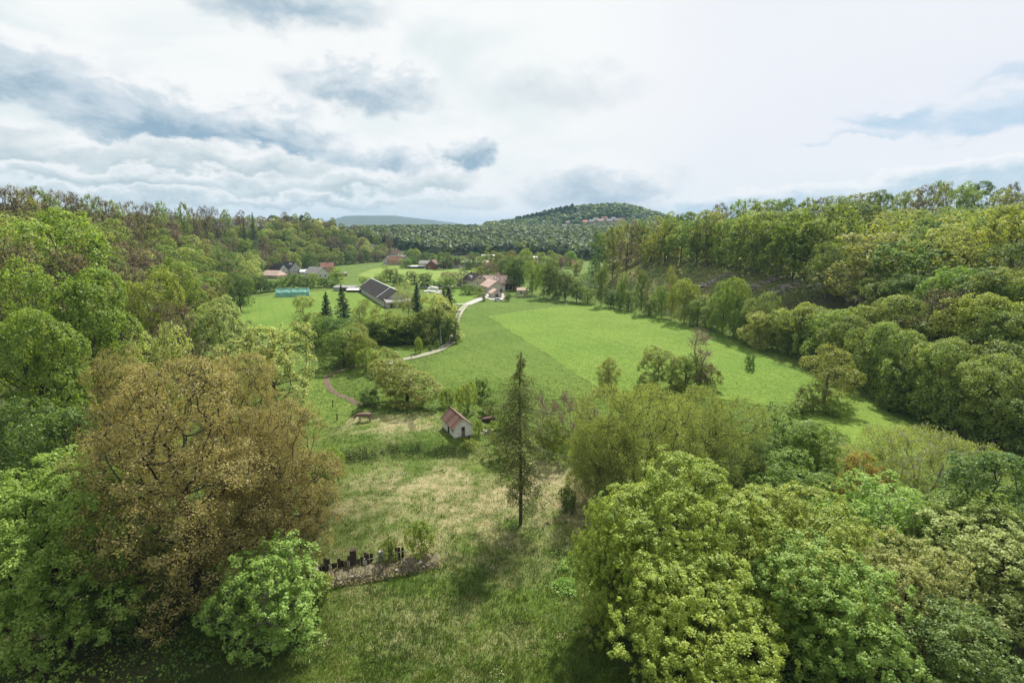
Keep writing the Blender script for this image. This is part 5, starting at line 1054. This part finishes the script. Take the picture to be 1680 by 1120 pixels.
for i, (px, py, h, lb) in enumerate(((796, 494, 7, 'thin pole at the lane before the farm'), (1006, 505, 6, 'thin grey pole at the riverside row'))):
    q = gp(px, py); e = empty('pole', q); MB().bar((0, 0, 0), (0, 0, h), .10, 6, .07).build('shaft', WOODG, e); MB().box(-.7, .7, -.06, .06, h-.6, h-.45).build('crossarm', WOODG, e); tag(e, lb, 'pole')
for i, (px, py, lb) in enumerate(((553, 690, 'dark fence post near the dirt path end'), (546, 668, 'dark fence post beside the dirt path curve'), (682, 578, 'dark stake of the young roadside tree'), (675, 588, 'short pale post at the track end'))):
    q = gp(px, py); e = MB().box(-.09, .09, -.09, .09, -.2, 1.5).build('fence_post', WOODD if i < 3 else CONC, None, q, (0, .06, .4*i)); tag(e, lb, 'post')
ws = gp(744, 560); e = empty('wall_stub', ws, R(12)); 
for r_ in range(5):
    for k in range(4): MB().box(-1.2+k*.6+(.15 if r_ % 2 else 0), -1.2+k*.6+.57+(.15 if r_ % 2 else 0), -.25, .25, r_*.36, r_*.36+.34).build('block', BEIGE if r_ > 1 else R_RED, e)
tag(e, 'stub of a beige block wall at the bend of the gravel track', 'wall')
T('bush', 688, 552, 0, 2.6, 'thin young tree on the verge left of the white pole', 'young_tree', base=579, k=3)
T('bush', 705, 566, 0, 1.6, 'little dark shrub between the young tree and the white pole', 'bush', 'bush', base=576, k=1)
T('bush', 717, 558, 0, 2.2, 'green shrub at the foot of the white pole', 'bush', 'bush', base=572, k=0)
TYRE = plain('tyre', (.02, .02, .02), .9, .2, 3)
def car(px, py, rz, paint, label, L=4.3):
    q = gp(px, py); e = empty('car', (q[0], q[1], q[2]+.1), rz); mb = MB(); prof = [(-L/2, .35), (-L/2, .85), (-L/2+.5, .95), (-.85, 1.0), (-.85, .35)]
    MB().box(-L/2, L/2, -.85, .85, .3, .88).build('body', paint, e)
    c_ = MB(); c_.add([(-1.7, -.80, .88), (1.1, -.80, .88), (1.1, .80, .88), (-1.7, .80, .88), (-1.25, -.66, 1.45), (.45, -.66, 1.45), (.45, .66, 1.45), (-1.25, .66, 1.45)], [(0, 1, 5, 4), (1, 2, 6, 5), (2, 3, 7, 6), (3, 0, 4, 7)]); c_.build('window', GLASS, e)
    MB().box(-1.27, .47, -.68, .68, 1.45, 1.52).build('roof', paint, e)
    for x in (-1.35, 1.35):
        for y in (-.86, .86): MB().bar((x, y-.1, .32), (x, y+.1, .32), .32, 10).build('wheel', TYRE, e)
    return tag(e, label, 'car')
P_W = plain('paint white', (.75, .75, .75), .3, .05, 1); P_G = plain('paint grey', (.22, .22, .22), .3, .1, 1)
car(817, 494, R(4), P_W, 'white car parked on the grass in front of the farm porch', 4.6)
car(753, 470, R(-10), P_G, 'grey car parked on the village lane beyond the paddock', 5.0)
car(693, 470.5, R(5), P_W, 'white car at the left end of the village lane'); car(700, 470, R(3), P_W, 'white car second from the left on the village lane')
# wrapped white stacks on the paddock
def bale(px, py, L, W, h, rz, lb):
    q = gp(px, py); e = empty('wrapped_stack', q, rz); n_ = max(2, int(L/1.3))
    for k in range(n_):
        r_ = random.Random(px*7+k); x = -L/2+k*L/n_; MB().box(x, x+L/n_-.08, -W/2, W/2, 0, h*r_.uniform(.7, 1.05)).build('bundle', R_WHITE if r_.random() > .25 else CONC, e, rot=(0, 0, r_.uniform(-.06, .06)))
    tag(e, lb, 'wrapped stack')
bale(703, 480, 5, 2.5, 1.4, .2, 'white wrapped stack at the left of the paddock heap'); bale(711, 477, 6, 3, 2.4, -.2, 'tall white wrapped stack in the middle of the paddock heap'); bale(715, 481, 7, 3, 1.6, -.35, 'long white wrapped stack before the tall one on the paddock'); bale(722, 483, 5, 2.5, 1.2, -.5, 'low white wrapped stack beside the leaning conifer')
# fence at the field corner
fa = np.array(gp(834, 488)); fb = np.array(gp(870, 490)); e = empty('wooden_fence', fa, math.atan2((fb-fa)[1], (fb-fa)[0])); FL = float(np.linalg.norm((fb-fa)[:2]))
for k in range(9): MB().box(k*FL/8-.08, k*FL/8+.08, -.08, .08, -.1, 1.4).build('post', WOODG, e)
for z in (.45, .8, 1.15): MB().box(0, FL, -.11, -.08, z-.09, z+.09).build('rail', WOODG, e)
tag(e, 'grey wooden fence at the far corner of the meadow', 'fence')
# pale rock on the bare bank
ROCK = plain('bank rock', (.36, .33, .28), .95, .4, .35, bump=.5, c2=(.15, .135, .11))
for j, (px, py, wpx, lb) in enumerate(((1172, 462, 54, 'pale layered rock outcrop on the bare bank, left one'), (1250, 464, 40, 'pale rock rubble in the middle of the bare bank'), (1292, 470, 46, 'pale rock outcrop on the bare bank below the tall trunks'), (1345, 470, 20, 'small pale rock at the right of the bare bank'))):
    q = np.array(gp(px, py)); s_ = q[1]/FPX; e = empty('rock_outcrop', q, 0)
    for k in range(30):
        r_ = random.Random(j*100+k); lx = r_.uniform(-.5, .5)*wpx*s_; ly = r_.uniform(-2.5, 2.5); bm = bmesh.new(); bmesh.ops.create_icosphere(bm, subdivisions=1, radius=1)
        for v in bm.verts: v.co = Vector((v.co.x*r_.uniform(.8, 1.2)*1.5, v.co.y*r_.uniform(.7, 1)*1.0, v.co.z*.42*r_.uniform(.8, 1.1)))
        me = bpy.data.meshes.new('slab'); bm.to_mesh(me); bm.free(); me.materials.append(ROCK); gz = H1(q[0]+lx, q[1]+ly)-q[2]
        link('slab', me, e, (lx, ly, gz+.1), (r_.uniform(-.15, .15), r_.uniform(-.2, .2), r_.uniform(-.4, .4)), (r_.uniform(.6, 1.3),)*3)
    tag(e, lb, 'rock')

# ------------------------------------------------------------------ grass
def blade_mat(name, c1, c2): return leaf_mat(name, c1, c2, trans=.35, hue=0, val=0, gloss=.02)
GM = [blade_mat('grass blades', (.085, .135, .022), (.19, .25, .05)), blade_mat('grass dark', (.050, .090, .018), (.11, .16, .035)), blade_mat('grass straw', (.30, .26, .13), (.62, .56, .36))]
def tufts(name, label, x, y, seed, blades, hm, wm, strawf, lean=.55):
    rng = np.random.default_rng(seed); n = len(x); z = Hgt(x, y); s = strawf(x, y); cls = np.where(rng.uniform(size=n) < s*.95, 2, np.where(fbm(x/3.5, y/3.5, 31)+rng.normal(size=n)*.12 > .55, 1, 0))
    hs = rng.uniform(*hm, n)*np.where(cls == 1, 1.15, 1)*np.where(cls == 2, .9, 1)
    X_ = np.repeat(x, blades)+rng.normal(size=n*blades)*.16; Y_ = np.repeat(y, blades)+rng.normal(size=n*blades)*.16; Z_ = np.repeat(z, blades); c = np.repeat(cls, blades); h = np.repeat(hs, blades)*rng.uniform(.6, 1.2, n*blades)
    ang = rng.uniform(0, 6.28, n*blades); ln = rng.uniform(.1, 1, n*blades)*np.where(c == 2, 1.25, lean); wv = rng.uniform(*wm, n*blades)
    wa = ang+math.pi/2; base = np.stack([X_, Y_, Z_-.05], 1); sd = np.stack([np.cos(wa), np.sin(wa), 0*wa], 1)*wv[:, None]/2
    tip = base+np.stack([np.cos(ang)*h*ln, np.sin(ang)*h*ln, h*np.sqrt(np.clip(1.2-ln*ln*.7, .05, 1))+.05], 1)
    V = np.stack([base-sd, base+sd, tip], 1).reshape(-1, 3); F = np.arange(len(V)).reshape(-1, 3)
    me = np_mesh(name, V, F, GM, {'var': np.repeat(rng.uniform(0, 1, n*blades), 3)}); me.polygons.foreach_set('material_index', c.astype(np.int32)); me.update()
    return tag(link(name, me), label, 'grass', kind='stuff')
rng = np.random.default_rng(9); N_ = 62000
yy = 29/(1-rng.uniform(0, 1, N_)*(1-29/122)); xx = rng.uniform(-1, 1, N_)*np.minimum(48, 14+yy*.45)+1
k = ~((xx > 14+.12*(yy-24)) & (yy < 58) & (xx > 16)) & ~((xx < -30) & (yy < 62))
tufts('meadow_grass', 'rough grass and straw of the foreground meadow', xx[k], yy[k], 1, 5, (.16, .46), (.035, .085), straw_at)
N_ = 24000; yy = 100/(1-rng.uniform(0, 1, N_)*(1-100/260)); xx = rng.uniform(-.42, .80, N_)*yy; k = (xx < foot_right(yy)-2)
tufts('field_grass', 'short grass of the meadows', xx[k], yy[k], 2, 3, (.12, .30), (.08, .18), lambda x, y: x*0)
# nettles and tussocks
def patch(name, label, px, py, r, n_, seed, mat, leaf=.17, hh=.7):
    q = gp(px, py); rng = np.random.default_rng(seed); a = rng.uniform(0, 6.28, n_); rr_ = r*np.abs(rng.normal(size=n_))*.62; x = q[0]+np.cos(a)*rr_*.9; y = q[1]+np.sin(a)*rr_*1.2; kk = fbm(x/1.4, y/1.4, seed+7) > .46+.10*np.clip(rr_/r, 0, 2); x, y, rr_ = x[kk], y[kk], rr_[kk]; n_ = len(x); h = hh*rng.uniform(.15, 1, n_)*np.clip(1-.5*(rr_/r)**2, .2, 1)*(.6+.8*fbm(x/.9, y/.9, seed))
    V, F = leaf_quads(rng, np.stack([x, y, Hgt(x, y)+h], 1), np.array([[0, 0, 1.]])+rng.normal(size=(n_, 3))*.5, leaf, .7, .2)
    return tag(link(name, np_mesh(name, V, F, LM[mat], {'var': np.repeat(rng.uniform(0, 1, n_), 4)})), label, 'weeds', kind='stuff')
patch('nettle_patch', 'bright green nettle patch at the edge of the maples', 935, 950, 3.0, 5200, 1, 'bright')
patch('nettle_patch', 'green weeds along the left edge of the meadow', 520, 830, 3.2, 4200, 2, 'fresh')
patch('nettle_patch', 'green weeds under the bronze giant', 300, 1010, 5.0, 9000, 3, 'deep')
patch('nettle_patch', 'green weeds in front of the white shed', 765, 730, 2.8, 3600, 4, 'fresh', .15, .35)
patch('nettle_patch', 'weeds around the log pile', 812, 705, 3.0, 4200, 5, 'fresh')
patch('nettle_patch', 'dark tangle of weeds left of the white shed', 500, 690, 4.0, 4200, 6, 'olive')

# litter and weeds on the old footing
rng = np.random.default_rng(12); n_ = 5200; lx = WL*rng.uniform(.1, 1.03, n_); ly = -rng.uniform(-.5, 2.3, n_); ca, sa = math.cos(wyaw), math.sin(wyaw)
x = w0[0]+lx*ca-ly*sa; y = w0[1]+lx*sa+ly*ca; z = min(w0[2], w1[2])+.52+.22*fbm(x*1.5, y*1.5, 6)-np.clip(-ly-1.5, 0, 1)*.6
V, F = leaf_quads(rng, np.stack([x, y, z], 1), np.array([[0, 0, 1.]])+rng.normal(size=(n_, 3))*.5, .15, .5, .1)
me = np_mesh('litter', V, F, [LM['bud'], LM['olive'], GM[2]], {'var': np.repeat(rng.uniform(0, 1, n_), 4)}); me.polygons.foreach_set('material_index', np.tile(rng.choice(3, n_, p=[.5, .3, .2]), 2).astype(np.int32)); me.update()
tag(link('wall_litter', me), 'dead leaves and weeds lying on the ruined wall footing', 'litter', kind='stuff')

# tussocks and weeds dotted over the meadow
rng = np.random.default_rng(21); n_ = 340; ty = 31/(1-rng.uniform(0, 1, n_)*(1-31/112)); tx = rng.uniform(-1, 1, n_)*np.minimum(26, 9+ty*.26)-3
k = (tx < 12) & (tx > -27); tx, ty = tx[k], ty[k]; n_ = len(tx); sz = rng.uniform(.2, .75, n_)*(.5+fbm(tx/9, ty/9, 3)); q_ = 46
cx = np.repeat(tx, q_)+rng.normal(size=n_*q_)*np.repeat(sz, q_)*.55; cy_ = np.repeat(ty, q_)+rng.normal(size=n_*q_)*np.repeat(sz, q_)*.55
cz = Hgt(cx, cy_)+rng.uniform(.02, 1, n_*q_)*np.repeat(sz, q_)*.8*np.exp(-(((cx-np.repeat(tx, q_))**2+(cy_-np.repeat(ty, q_))**2)/np.repeat(sz, q_)**2))
V, F = leaf_quads(rng, np.stack([cx, cy_, cz], 1), np.array([[0, 0, .8]])+rng.normal(size=(n_*q_, 3))*.6, .15, .45, .15)
me = np_mesh('tussocks', V, F, [LM['deep'], LM['fresh'], LM['olive'], GM[2]], {'var': np.repeat(rng.uniform(0, 1, n_*q_), 4)}); me.polygons.foreach_set('material_index', np.tile(np.repeat(rng.choice(4, n_, p=[.42, .28, .18, .12]), q_), 2).astype(np.int32)); me.update()
tag(link('meadow_weeds', me), 'weeds and tussocks dotted over the foreground meadow', 'weeds', kind='stuff')

# dark leaf strip added along the terrace edge in place of its shade
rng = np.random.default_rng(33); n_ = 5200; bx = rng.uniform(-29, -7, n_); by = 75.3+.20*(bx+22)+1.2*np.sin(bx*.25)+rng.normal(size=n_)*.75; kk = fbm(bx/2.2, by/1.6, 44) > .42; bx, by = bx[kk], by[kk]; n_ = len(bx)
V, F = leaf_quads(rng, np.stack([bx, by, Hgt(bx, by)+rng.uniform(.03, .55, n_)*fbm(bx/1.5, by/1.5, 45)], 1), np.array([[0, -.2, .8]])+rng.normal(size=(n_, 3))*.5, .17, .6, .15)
me = np_mesh('step_shade_leaves', V, F, [LM['deep'], LM['olive'], LM['bud']], {'var': np.repeat(rng.uniform(0, 1, n_), 4)}); me.polygons.foreach_set('material_index', np.tile(rng.choice(3, n_, p=[.5, .3, .2]), 2).astype(np.int32)); me.update()
tag(link('step_shade_strip', me), 'dark leaf strip added as shade along the low terrace edge in the meadow', 'weeds', kind='stuff')

rng = np.random.default_rng(41); n_ = 16000; by = rng.uniform(170, 345, n_); bx = foot_right(by)+rng.uniform(6, 52, n_)
tufts('bank_grass', 'rough grass on the open bank below the right-hand wood', bx, by, 5, 3, (.25, .7), (.16, .34), lambda x, y: np.clip((fbm(x/9, y/9, 51)-.42)*2.2, 0, .6))
